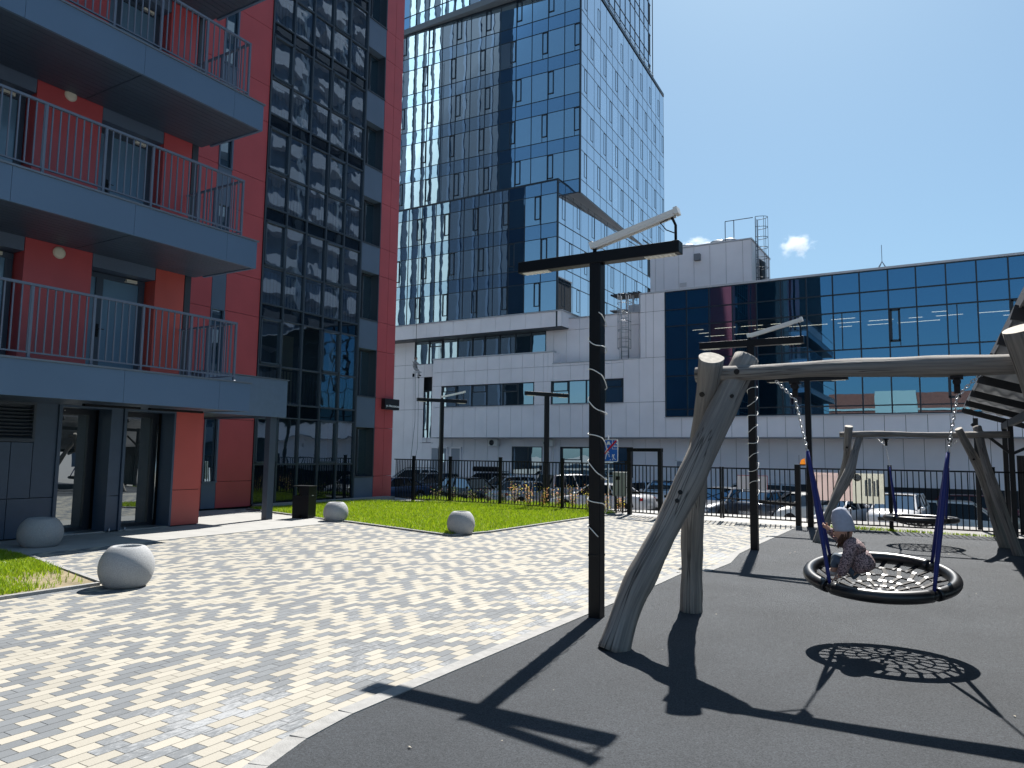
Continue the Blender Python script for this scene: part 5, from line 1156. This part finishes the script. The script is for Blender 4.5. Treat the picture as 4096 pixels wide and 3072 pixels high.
def car(kind, x, y, rz, pm, label, cat='car', plate=None, rails=False, z=None, box_=False, scale=1.0):
    L, W, H, wr, st, (ga, gb, gc, gd), belt = SHAPES[kind]; L2 = L/2; W2 = W/2
    t = empty('parked_car', (x, y, zg(x, y) if z is None else z), R(rz), label=label, cat=cat, group='cars parked behind the fence'); t.scale = (scale,)*3
    mb = MB(); rings = []
    def ring(xf, zl, zt, k):
        w = W2*k; return [(xf*L2, s*a*w, zz) for s, a, zz in ((1, .0, zl), (1, .86, zl), (1, .97, zl+.10), (1, 1, (zl+zt)/2), (1, .985, zt-.10), (1, .90, zt-.015), (1, .5, zt+.012), (1, 0, zt+.02))]
    n = 14
    for s_ in st:
        h = ring(*s_); rings.append(h+[(a, -b, c) for a, b, c in reversed(h[1:-1])])
    vs = [p for r_ in rings for p in r_]; m = len(rings)
    mb.add(vs, [(i*n+k, i*n+(k+1) % n, (i+1)*n+(k+1) % n, (i+1)*n+k) for i in range(m-1) for k in range(n)]+[tuple(range(n)), tuple((m-1)*n+k for k in reversed(range(n)))], True)
    # roof and pillars in body colour
    wb, wt = W2*.91, W2*.70
    zb = belt-.01; zr = H-.05
    B = lambda xf, s, w, z_: Vector((xf*L2, s*w, z_))
    rf = [B(gb+.03, s, wt*1.0, zr-.02) for s in (1, -1)]; rr_ = [B(gc-.02, s, wt, zr-.02) for s in (-1, 1)]; md = [B((gb+gc)/2+.05, s, wt*1.02, zr+.01) for s in (1, -1)]
    up = Vector((0, 0, .045))
    for s in (1, -1):
        for a, b, w_ in ((B(ga, s, wb*.96, zb), B(gb, s, wt, zr), .07), (B(gd, s, wb*.96, zb), B(gc, s, wt, zr), .10), (B((ga+gd)/2-.03, s, wb*.995, zb), B((gb+gc)/2, s, wt*1.03, zr), .06), (B((ga+3*gd)/4, s, wb*.995, zb), B((gb+3*gc)/4, s, wt*1.03, zr), .05)): mb.bar(a, b, w_, .045)
    NX = 8; rv = []
    for i in range(NX+1):
        f = i/NX; xf = gb+.02+(gc-gb-.03)*f; zc = zr+.05*math.sin(math.pi*min(1, max(0, f*.92+.06)))**.6
        for a in (-1, -.92, -.5, 0, .5, .92, 1): rv.append((xf*L2, a*wt*1.04, zc-(.055 if abs(a) == 1 else .012 if abs(a) > .9 else 0)))
    mb.add(rv, [(i*7+j, i*7+j+1, (i+1)*7+j+1, (i+1)*7+j) for i in range(NX) for j in range(6)], True)
    body = mb.build('body', pm, t)
    g = MB(); q = .985
    lo = [B(ga, 1, wb*q, zb-.05), B(ga, -1, wb*q, zb-.05), B(gd, -1, wb*q, zb-.05), B(gd, 1, wb*q, zb-.05)]; hi = [B(gb, 1, wt*q, zr), B(gb, -1, wt*q, zr), B(gc, -1, wt*q, zr), B(gc, 1, wt*q, zr)]
    for i in range(4): g.quad(lo[i], lo[(i+1) % 4], hi[(i+1) % 4], hi[i])
    g.build('windows', g_car, t)
    for sx in (.62, -.60):
        for s in (1, -1):
            w_ = MB(); c = Vector((sx*L2, s*(W2-.10), wr)); a = Vector((0, s, 0))
            w_.tube([c-a*.10, c-a*.09, c+a*.085, c+a*.10], [wr*.9, wr, wr, wr*.93], 22); wo = w_.build('wheel', tyre_m, t)
            w_ = MB(); w_.tube([c+a*.098, c+a*.108], [wr*.62, wr*.60], 16, smooth=False); 
            w_.build('rim', rimc, wo)
            w_ = MB(); w_.tube([Vector((sx*L2, s*(W2-.03), wr+.02)), Vector((sx*L2, s*(W2+.004), wr+.02))], wr*1.17, 22, smooth=False); w_.build('wheel_arch', inside_m, t)
    fz = st[1][2]-.10; rz_ = st[-2][2]-.13
    for s in (1, -1):
        q_ = MB(); q_.ball((.945*L2, s*W2*.66, fz), .12, 10, 6, (.9, 1.5, .8)); q_.build('headlight', head_m, t)
        q_ = MB(); q_.ball((-.955*L2, s*W2*.74, rz_), .12, 10, 6, (.7, 1.25, 1.2 if kind in ('van', 'suv') else .8)); q_.build('tail_light', tail_m, t)
        q_ = MB(); q_.ball((ga*L2*.86, s*(W2+.09), zb+.06), .10, 8, 6, (.7, 1, .7)); q_.build('wing_mirror', pm, t)
    q_ = MB(); q_.box(L2*.985-.02, L2*1.004, -W2*.42, W2*.42, fz-.12, fz+.02); q_.box(L2*.985-.03, L2*.998, -W2*.55, W2*.55, .26, .40); q_.build('grille', trim_m, t)
    q_ = MB(); q_.box(-L2*1.002, -L2*.97, -W2*.7, W2*.7, .28, .38); q_.build('rear_bumper_trim', trim_m, t)
    for s, zz in ((1, .46), (-1, rz_-.22)):
        q_ = MB(); q_.box(min(s*L2*1.004, s*L2*1.012), max(s*L2*1.004, s*L2*1.012), -.26, .26, zz-.055, zz+.055); po = q_.build('number_plate', plate_m, t)
        if plate: text_obj('lettering', plate, .115, (s*L2*1.0135, 0, zz), (0, s, 0), (0, 0, 1), trim_m, po, ext=.0005) if False else None
    if rails:
        q_ = MB()
        for s in (1, -1): q_.tube([B(gb-.04, s, wt*.92, H+.0), B(gb-.08, s, wt*.92, H+.06), B(gc+.08, s, wt*.92, H+.06), B(gc+.04, s, wt*.92, H)], .018, 6)
        q_.build('roof_rail', trim_m, t)
    if box_: q_ = MB(); q_.box(-.9, .8, -.35, .35, H+.05, H+.38); q_.build('roof_box', black_metal, t, bevel=.1)
    if plate:
        for s, zz in (((1, .46),) if abs(((rz+360) % 360)-270) < 75 else ((-1, rz_-.22),)):
            cu = text_obj('lettering', plate, .12, (0, 0, 0), (1, 0, 0), (0, 0, 1), trim_m, None, ext=.0005)
            cu.parent = t; cu.matrix_parent_inverse = Matrix.Identity(4); cu.matrix_world = t.matrix_basis @ Matrix.Translation((s*L2*1.0135, 0, zz)) @ Matrix(((0, 0, s, 0), (s, 0, 0, 0), (0, 1, 0, 0), (0, 0, 0, 1))); cu.matrix_basis = Matrix.Translation((s*L2*1.0135, 0, zz)) @ Matrix(((0, 0, s, 0), (s, 0, 0, 0), (0, 1, 0, 0), (0, 0, 0, 1)))
    return t
P_w = paint('paint_white', (.60, .60, .61), .0); P_s = paint('paint_silver', (.42, .43, .45), .6); P_k = paint('paint_black', (.008, .009, .012), .2); P_g = paint('paint_graphite', (.06, .07, .09), .5)
P_b = paint('paint_navy', (.02, .05, .12), .4); P_r = paint('paint_dark_red', (.12, .008, .012), .3); P_lb = paint('paint_pale_blue', (.45, .52, .60), .4); P_wd = paint('paint_white_dusty', (.60, .58, .54), .0, var=.12); P_bg = paint('paint_beige', (.55, .47, .38), .3)
#             kind  x      y     heading
car('sedan', -14.60, 33.00, 178, P_w, 'white sedan seen from its left side behind the near lamp post and the wicket gate', scale=1.08)
car('van', -18.14, 37.00, 72, P_s, 'silver people carrier with red tail lights, left of the near lamp post', scale=1.03)
car('sedan', -19.57, 34.50, 75, P_s, 'silver sedan seen from behind with red lights above the yellow shrubs', scale=1.03)
car('hatch', -23.49, 38.70, 245, P_w, 'white hatchback facing the fence between the silver sedan and the black car', scale=1.05)
car('hatch', -23.11, 34.30, -18, P_k, 'black hatchback side-on behind the second fence bay', scale=1.05)
car('suv', -26.53, 41.00, 200, P_g, 'dark estate car with a black roof box near the white wall', rails=True, box_=True)
car('suv', -27.81, 36.50, 250, P_g, 'dark crossover with a number plate facing the fence at the left', plate='О 028 ОО')
car('suv', -32.83, 41.00, 225, P_w, 'white off-roader with roof rails behind the first fence post at far left', rails=True, scale=1.06)
car('sedan', -28.51, 34.00, 250, P_b, 'dark blue car front peeping out beside the red column')
car('hatch', -15.33, 38.50, 235, P_lb, 'pale blue hatchback behind the white sedan and the control box')
car('sedan', -21.54, 40.50, 120, P_k, 'black car between the silver sedan and the silver people carrier')
car('sedan', -15.45, 42.00, 200, P_w, 'white sedan far back above the wicket gate')
car('suv', -12.69, 37.00, 268, P_w, 'white crossover facing the fence just left of the slanting log')
car('sedan', -8.58, 32.40, 252, P_g, 'dark sedan facing the gate just right of the crossed logs', plate='К 555 ОК', scale=1.05)
car('van', -8.93, 39.50, 190, P_s, 'silver people carrier behind the dark sedan and the white boards', scale=1.12)
car('hatch', -6.77, 33.50, 72, P_g, 'dark grey hatchback seen from behind, right of the second lamp post', plate='Р 745 РХ', scale=1.03)
car('hatch', -5.80, 33.90, 235, P_wd, 'white van-like car beside the gate post')
car('sedan', -4.36, 35.20, 250, P_w, 'white car with a dark grille under the pink banner', scale=1.03)
car('suv', -1.94, 34.80, 264, P_w, 'white crossover with a number plate under the farther net swing', plate='М 150 РЕ')
car('van', 0.02, 38.50, -3, P_wd, 'dusty white people carrier side-on at the right end of the fence')
car('sedan', 0.46, 41.60, 5, P_bg, 'beige-roofed car behind the dusty white people carrier', z=-1.75)
car('suv', 1.26, 43.00, 5, P_r, 'dark red car at the back of the right-hand car park', z=-1.75)

# ------------------------------------------------------------------ shrubs along the fence
def leafy(m):
    nt = m.node_tree; N = nt.nodes
    if 'tl' in N: return
    p = N['Principled BSDF']; tl = N.new('ShaderNodeBsdfTranslucent'); tl.name = 'tl'; tl.inputs[0].default_value = p.inputs['Base Color'].default_value; mx = N.new('ShaderNodeMixShader'); mx.inputs[0].default_value = .55
    nt.links.new(p.outputs[0], mx.inputs[1]); nt.links.new(tl.outputs[0], mx.inputs[2]); nt.links.new(mx.outputs[0], N['Material Output'].inputs[0])
def shrub(x, y, w, h, label, cols, n=240, seed=1, grp='young shrubs behind the fence'):
    rg = random.Random(seed); t = empty('shrub', (x, y, zg(x, y)), label=label, cat='shrub', group=grp); br = MB(); lf = MB()
    mats = [mat('leaf_%02d' % i, c, .6) for i, c in enumerate(cols)] if False else [mat('leaf_'+n_, c, .6) for n_, c in cols]
    for i in range(9):
        a = rg.uniform(0, 6.28); r = rg.uniform(.2, .5)*w; top = Vector((r*math.cos(a), r*.5*math.sin(a), h*rg.uniform(.7, 1.0))); mid = top*.5+Vector((rg.uniform(-.05, .05), 0, 0))
        br.tube([(0, 0, 0), mid, top], [.005, .004, .002], 4)
        for k in range(n//9):
            f = rg.uniform(.2, 1.05); p = top*f+Vector((rg.gauss(0, .06), rg.gauss(0, .06), rg.gauss(0, .05))); s = rg.uniform(.012, .028); u = Vector((rg.gauss(0, 1), rg.gauss(0, 1), rg.gauss(0, 1))).normalized(); v = u.cross(Vector((rg.gauss(0, 1), rg.gauss(0, 1), rg.gauss(0, 1)))).normalized()
            lf.cur = rg.randrange(len(mats)); lf.quad(p-u*s, p+v*s*.7, p+u*s, p-v*s*.7)
    br.build('stems', mat('twig', (.10, .06, .04), .9), t); lf.build('leaves', mats, t, recalc=False); [leafy(m_) for m_ in mats]
OR = [('orange', (.62, .30, .14)), ('yellow', (.72, .62, .10)), ('peach', (.70, .45, .30)), ('olive', (.20, .22, .04))]; GN = [('green', (.06, .12, .02)), ('olive', (.20, .22, .04)), ('mauve', (.18, .12, .14))]
ORD = ['first', 'second', 'third', 'fourth', 'fifth', 'sixth', 'seventh', 'eighth']; rs_ = random.Random(2); xs_ = [-11.9+.52*i for i in range(8)]
for i, x in enumerate(xs_):
    shrub(x, 20.15-.02*i, .5, .55+.2*rs_.random(), '%s of the orange and yellow leaved shrubs behind the fence, counted from the left' % ORD[i], OR, 190, 40+i, 'orange and yellow leaved shrubs')
for i, x in enumerate((-15.1, -14.4, -13.6, -13.0, -12.4)):
    shrub(x, 20.3, .45, .42+.1*(i % 2), '%s of the five dull green shrubs behind the left fence bays' % ORD[i], GN, 150, 70+i, 'dull green shrubs')

# ------------------------------------------------------------------ small child on the net swing
def skin_fig(name, nodes, edges, m, parent, sub=2, root=0):
    """nodes: (x, y, z, r); one continuous skinned surface"""
    me = bpy.data.meshes.new(name); me.from_pydata([n[:3] for n in nodes], edges, []); me.materials.append(m)
    o = bpy.data.objects.new(name, me); col.objects.link(o); o.parent = parent
    sk = o.modifiers.new('skin', 'SKIN'); sk.use_smooth_shade = True
    for i, n in enumerate(nodes):
        v = me.skin_vertices[0].data[i]; r = n[3] if isinstance(n[3], tuple) else (n[3], n[3]); v.radius = r; v.use_root = i == root
    ss = o.modifiers.new('sub', 'SUBSURF'); ss.levels = sub; ss.render_levels = sub
    return o
skin_m = mat('skin', (.52, .30, .22), .55); 
hat_m = mat('hat_knit', (.40, .43, .52), .9, var=.08, vscale=40); jeans_m = mat('pale_jeans', (.09, .125, .17), .85, var=.15, vscale=30); hair_m = mat('brown_hair', (.10, .05, .03), .6)
def jacket_material():
    m = mat('quilted_jacket', (.46, .33, .32), .8); nt = m.node_tree; N = nt.nodes; L = nt.links; p = N['Principled BSDF']; tc = N.new('ShaderNodeTexCoord')
    v = N.new('ShaderNodeTexVoronoi'); v.feature = 'DISTANCE_TO_EDGE'; v.inputs['Scale'].default_value = 34; L.new(tc.outputs['Object'], v.inputs['Vector'])
    n = N.new('ShaderNodeTexNoise'); n.inputs['Scale'].default_value = 95; n.inputs['Detail'].default_value = 4; L.new(tc.outputs['Object'], n.inputs['Vector'])
    cr = N.new('ShaderNodeValToRGB'); cr.color_ramp.elements[0].position = .42; cr.color_ramp.elements[0].color = (.07, .045, .055, 1); cr.color_ramp.elements[1].position = .56; cr.color_ramp.elements[1].color = (.42, .30, .30, 1); L.new(n.outputs['Fac'], cr.inputs[0]); L.new(cr.outputs[0], p.inputs['Base Color'])
    b = N.new('ShaderNodeBump'); b.inputs['Strength'].default_value = .8; b.inputs['Distance'].default_value = .01; L.new(v.outputs['Distance'], b.inputs['Height']); L.new(b.outputs[0], p.inputs['Normal']); return m
jacket_m = jacket_material()
CH = empty('person', (0, 0, 0), label='small child in a grey-blue knitted hat and mottled pink jacket crouching on the net swing', cat='person')
PX, PY, PZ = -.70, 7.04, .53
def q_(x, y, z, r): return (PX+x, PY+y, PZ+z, r)
# body: torso, neck, head core, arms and legs as one surface
nodes = [q_(.01, 0, .10, .075), q_(-.015, 0, .20, .072), q_(-.055, 0, .31, .07), q_(-.09, -.0, .385, .032), q_(-.115, -.0, .43, .045), q_(-.125, 0, .48, .052),
 q_(-.065, -.085, .325, .034), q_(-.10, -.12, .19, .028), q_(-.145, -.125, .09, .021), q_(-.165, -.13, .06, .016),
 q_(-.07, .085, .33, .034), q_(-.19, .11, .38, .028), q_(-.265, .08, .455, .021), q_(-.285, .07, .48, .016),
 q_(-.05, -.02, .10, .040), q_(-.19, -.02, .20, .034), q_(-.215, -.015, .10, .028), q_(-.24, -.015, .08, .022),
 q_(-.05, .06, .10, .045), q_(-.21, .08, .22, .035), q_(-.215, .085, .10, .03), q_(-.25, .09, .075, .024)]
edges = [(0, 1), (1, 2), (2, 3), (3, 4), (4, 5), (2, 6), (6, 7), (7, 8), (8, 9), (2, 10), (10, 11), (11, 12), (12, 13), (0, 14), (14, 15), (15, 16), (16, 17), (0, 18), (18, 19), (19, 20), (20, 21)]
body = skin_fig('body', nodes, edges, skin_m, CH)
jk = [q_(.045, 0, .10, .106), q_(.018, 0, .17, .114), q_(-.025, 0, .26, .106), q_(-.055, 0, .335, .082), q_(-.098, 0, .398, .058),
 q_(-.06, -.095, .315, .056), q_(-.095, -.135, .20, .052), q_(-.135, -.135, .105, .042), q_(-.148, -.133, .078, .036),
 q_(-.07, .09, .33, .056), q_(-.185, .11, .378, .046), q_(-.245, .088, .43, .038), q_(-.26, .083, .447, .032)]
skin_fig('jacket', jk, [(0, 1), (1, 2), (2, 3), (3, 4), (3, 5), (5, 6), (6, 7), (7, 8), (3, 9), (9, 10), (10, 11), (11, 12)], jacket_m, CH)
tr = [q_(.02, 0, .085, .078), q_(-.05, -.02, .11, .048), q_(-.19, -.02, .20, .042), q_(-.215, -.015, .12, .034), q_(-.05, .06, .10, .056), q_(-.21, .08, .225, .046), q_(-.215, .085, .12, .038)]
skin_fig('jeans', tr, [(0, 1), (1, 2), (2, 3), (0, 4), (4, 5), (5, 6)], jeans_m, CH)
for s, lx in ((-.015, .072), (.088, .075)):
    mb = MB(); mb.ball(q_(-.235, s, lx+.005, 0)[:3], .034, 12, 8, (1.5, .85, .8)); mb.build('shoe', mat('shoe_pale', (.5, .45, .42), .7), CH)
# head with face, looking left and down
def head():
    mb = MB(); c = Vector(q_(-.132, 0, .452, 0)[:3]); tilt = Matrix.Rotation(R(-14), 3, 'Y')
    NL, NM = 28, 20; vs = []
    for i in range(NM+1):
        th = math.pi*i/NM
        for k in range(NL):
            ph = 2*math.pi*k/NL; x = -math.sin(th)*math.cos(ph); y = math.sin(th)*math.sin(ph); z = math.cos(th)
            px, py, pz = x*.078, y*.070, z*.090
            if x < 0:
                f = -x
                px -= .014*math.exp(-((z+.12)**2)/.012-(y**2)/.010)*f           # nose
                px -= .007*math.exp(-((z+.42)**2)/.006-(y**2)/.03)*f            # lips
                px -= .006*math.exp(-((z+.72)**2)/.02-(y**2)/.05)*f             # chin
                px += .008*math.exp(-((z-.04)**2)/.012-((abs(y)-.38)**2)/.02)*f  # eye sockets
                px -= .006*math.exp(-((z+.30)**2)/.03-((abs(y)-.45)**2)/.05)*f   # cheeks
            vs.append(c+tilt @ Vector((px, py, pz)))
    mb.add(vs, [(i*NL+k, i*NL+(k+1) % NL, (i+1)*NL+(k+1) % NL, (i+1)*NL+k) for i in range(NM) for k in range(NL)], True)
    for s in (-1, 1): mb.ball(c+tilt @ Vector((.005, s*.074, -.012)), .018, 8, 6, (.8, .4, 1.1))
    mb.build('head', skin_m, CH)
    e = MB()
    for s in (-1, 1): e.ball(c+tilt @ Vector((-.071, s*.030, .004)), .009, 8, 6, (.6, 1.2, .7))
    e.build('eyes', mat('eye_dark', (.02, .012, .01), .2), CH)
    e = MB(); e.ball(c+tilt @ Vector((-.088, 0, -.041)), .012, 8, 5, (.4, 1.3, .35)); e.build('mouth', mat('lips', (.45, .16, .14), .5), CH)
    h = MB(); prof = []
    n1 = 12; vs = []; NL = 28
    for i in range(n1+1):
        f = i/n1; zz = -.028+.205*f; w = (1.02-.05*f-.62*max(0, f-.55)**1.1*1.6)
        if i == n1: w = .10
        sl = .035*(1-f)
        for k in range(NL):
            ph = 2*math.pi*k/NL; wr = 1+.03*math.sin(ph*3+f*6)+.02*math.sin(ph*7+f*9)
            x = math.cos(ph)*.086*w*wr; y = math.sin(ph)*.082*w*wr
            vs.append(c+tilt @ Vector((x+.010*f+.012, y, zz+(-.018*math.cos(ph))*(1-f)*.9+.02)))
    h.add(vs, [(i*NL+k, i*NL+(k+1) % NL, (i+1)*NL+(k+1) % NL, (i+1)*NL+k) for i in range(n1) for k in range(NL)]+[tuple(n1*NL+k for k in range(NL))], True)
    ho = h.build('hat', hat_m, CH, recalc=True); md = ho.modifiers.new('thick', 'SOLIDIFY'); md.thickness = .006
    s_ = MB()
    for i in range(4): s_.bar(c+tilt @ Vector((-.045+.028*i, -.012, .178-abs(i-1.5)*.006)), c+tilt @ Vector((-.035+.028*i, .03, .176-abs(i-1.5)*.006)), .009, .006)
    s_.build('hat_stripes', mat('navy_knit', (.03, .04, .08), .9), ho)
    hr = MB(); rg = random.Random(3)
    for i in range(40):
        a = rg.uniform(-1.0, 1.0); s = 1 if i % 3 == 0 else -1; p0 = c+tilt @ Vector((.005+.055*abs(a), s*(.066-.02*abs(a)), -.005)); p1 = p0+Vector((-.02+rg.uniform(-.03, .02), -s*.0+rg.uniform(-.01, .01), -.06)); p2 = p1+Vector((rg.uniform(-.045, .015), rg.uniform(-.02, .02), -.07-rg.uniform(0, .03)))
        hr.tube([p0, p1, p2], [.006, .0055, .002], 5)
    hr.build('hair', hair_m, CH)
head()
def hand(wrist, direction, palm_n, m, parent, curl=1.2, size=1.0, side=1):
    """palm and five fingers of unequal length, bent towards palm_n"""
    w = Vector(wrist); d = Vector(direction).normalized(); n = Vector(palm_n); n = (n-d*n.dot(d)).normalized(); s = d.cross(n).normalized()*side
    L = .038*size; nodes = [(*w, .013*size), (*(w+d*L*.5), .016*size), (*(w+d*L), .015*size)]; edges = [(0, 1), (1, 2)]
    o = skin_fig('hand', nodes, edges, m, parent, 1)
    mb = MB()
    for i, (off, ln) in enumerate(((-.014, .030), (-.005, .034), (.005, .032), (.013, .026))):
        b = w+d*L*.95+s*off*size; p = [b]; a = 0
        for k in range(3): a += curl*.45; b = b+(d*math.cos(a)+n*math.sin(a))*ln*size*(.42, .33, .27)[k]; p.append(b)
        mb.tube(p, [.0052*size, .0050*size, .0045*size, .0036*size], 6)
    b = w+d*L*.35-s*.016*size; p = [b, b-s*.012*size+d*.008*size+n*.006*size, b-s*.012*size+d*.020*size+n*.016*size]; mb.tube(p, [.006*size, .0055*size, .0042*size], 6)
    mb.build('fingers', m, o)
hand(q_(-.155, -.135, .072, 0)[:3], (-1, -.05, -.55), (0, 0, -1), skin_m, CH, .6, 1.15)
hand(q_(-.268, .08, .458, 0)[:3], (-.75, -.35, .45), (-.2, -1, .2), skin_m, CH, 1.7, 1.15, -1)

# ------------------------------------------------------------------ rope-access worker on the white wall
WR = empty('person', (-34.95, 43.9, 7.4), label='rope-access worker in light overalls and helmet hanging beside the upper ribbon window', cat='person')
ov = mat('overalls', (.34, .33, .33), .8, var=.1, vscale=8); 
n_ = [(0, 0, .62, .16), (-.03, 0, .88, .17), (-.02, 0, 1.12, .15), (.03, -.02, 1.25, .06), (.06, -.02, 1.36, .09), (.08, -.02, 1.42, .09),
 (.06, -.16, 1.10, .07), (.28, -.2, .98, .055), (.56, -.08, .90, .045), (.66, -.04, .91, .04), (.06, .16, 1.10, .07), (.28, .12, .96, .055), (.52, .14, .92, .045),
 (.10, -.10, .58, .10), (.40, -.12, .52, .085), (.52, -.12, .14, .06), (.62, -.12, .07, .05), (.12, .10, .55, .10), (.30, .12, .40, .085), (.22, .12, .02, .06), (.30, .10, -.07, .05)]
skin_fig('body', n_, [(0, 1), (1, 2), (2, 3), (3, 4), (4, 5), (2, 6), (6, 7), (7, 8), (8, 9), (2, 10), (10, 11), (11, 12), (0, 13), (13, 14), (14, 15), (15, 16), (0, 17), (17, 18), (18, 19), (19, 20)], ov, WR, 1)
mb = MB(); mb.ball((.07, -.02, 1.44), .13, 12, 8, (1.05, .9, .85)); mb.build('helmet', mat('helmet_brown', (.18, .12, .10), .5), WR)
mb = MB(); mb.ball((.13, -.03, 1.37), .085, 10, 6); mb.build('face', skin_m, WR)
mb = MB(); mb.tube([(-.17, 0, .78), (0, -.17, .76), (.17, 0, .74), (0, .17, .76)], .04, 6, closed=True); mb.bar((-.12, -.14, 1.2), (.05, -.14, .8), .03, .02); mb.build('harness', black_metal, WR)
mb = MB(); mb.box(.02, .50, -.2, .2, .30, .40); mb.build('seat_board', mat('board_pale', (.6, .6, .62), .7), WR)
for p in ((.60, -.12, .06), (.30, .10, -.06)): mb = MB(); mb.ball(p, .09, 8, 6, (1.3, .7, .6)); mb.build('boot', black_metal, WR)
mb = MB(); mb.tube([(-.03, -.05, .05), (-.03, -.05, .3)], .09, 10); o = mb.build('bucket', black_metal, None); tag(o, 'dark bucket hanging under the rope-access worker', 'bucket'); o.location = (-35.0, 43.9, 7.35)
mb = MB(); mb.tube([(-34.86, 43.95, 34), (-34.88, 44.0, 20), (-34.92, 43.9, 8.2)], .018, 5); mb.tube([(-34.98, 43.95, 34), (-34.98, 44.0, 8.0), (-35.05, 44.2, 4), (-35.6, 44.2, -1)], .014, 5); mb.tube([(-34.7, 44.1, 7.3), (-34.75, 44.2, 2), (-35.4, 44.2, -1)], .012, 5)
tag(mb.build('work_ropes', mat('rope_dark', (.04, .04, .045), .8)), 'long dark ropes the wall worker hangs from', 'ropes')

# ------------------------------------------------------------------ mast and clouds far away
MS = empty('lattice_mast', (-47, 205, 0), label='small lattice antenna mast showing above the glazed wing roof', cat='mast')
MS.location = (-13.5, 210, 0)
mb = MB(); zb0, zt0 = 36, 50.5
for sx in (-1, 1):
    for sy in (-1, 1): mb.bar((sx*1.3, sy*1.3, zb0-30), (sx*1.3, sy*1.3, zt0), .16, .16); mb.bar((sx*1.3, sy*1.3, zt0), (0, 0, zt0+2.6), .14, .14)
for i in range(7):
    z = zb0+i*2.1
    for sy in (-1, 1): mb.bar((-1.3, sy*1.3, z), (1.3, sy*1.3, z), .1, .1); mb.bar((-1.3, sy*1.3, z), (1.3, sy*1.3, z+2.1), .09, .09); mb.bar((1.3, sy*1.3, z), (-1.3, sy*1.3, z+2.1), .09, .09)
mb.bar((0, 0, zt0+2.6), (0, 0, zt0+7), .14, .14); mb.build('frame', mat('mast_grey', (.12, .16, .22), .6), MS)
def cloud(loc, sz, label, seed):
    m = bpy.data.materials.new('cloud_vapour'); m.use_nodes = True; nt = m.node_tree; N = nt.nodes; L = nt.links; N.remove(N['Principled BSDF'])
    v = N.new('ShaderNodeVolumePrincipled'); v.inputs['Color'].default_value = (1, 1, 1, 1); v.inputs['Anisotropy'].default_value = .35
    tc = N.new('ShaderNodeTexCoord'); n = N.new('ShaderNodeTexNoise'); n.inputs['Scale'].default_value = 1.9; n.inputs['Detail'].default_value = 5; n.inputs['Roughness'].default_value = .62
    mp = N.new('ShaderNodeMapping'); mp.inputs['Location'].default_value = (seed, seed*1.7, 0); L.new(tc.outputs['Object'], mp.inputs[0]); L.new(mp.outputs[0], n.inputs['Vector'])
    ln = N.new('ShaderNodeVectorMath'); ln.operation = 'LENGTH'; L.new(tc.outputs['Object'], ln.inputs[0])
    a = N.new('ShaderNodeMapRange'); a.inputs[1].default_value = 0; a.inputs[2].default_value = 1; a.inputs[3].default_value = .26; a.inputs[4].default_value = -.24; L.new(ln.outputs['Value'], a.inputs[0])
    s = N.new('ShaderNodeMath'); s.operation = 'ADD'; L.new(n.outputs['Fac'], s.inputs[0]); L.new(a.outputs[0], s.inputs[1])
    r = N.new('ShaderNodeMapRange'); r.inputs[1].default_value = .52; r.inputs[2].default_value = .66; r.inputs[3].default_value = 0; r.inputs[4].default_value = .055; L.new(s.outputs[0], r.inputs[0]); L.new(r.outputs[0], v.inputs['Density'])
    L.new(v.outputs[0], N['Material Output'].inputs['Volume'])
    mb = MB(); mb.ball((0, 0, 0), 1, 24, 16); o = mb.build('cloud', m); o.location = loc; o.scale = sz; tag(o, label, 'cloud', 'small white clouds')
cloud((-116, 700, 197), (25, 25, 19), 'small white cloud alone in the blue sky right of the plant room', 3.1)
cloud((-202, 690, 203), (34, 30, 18), 'white cloud partly hidden behind the flat roof of the plant room', 8.2)
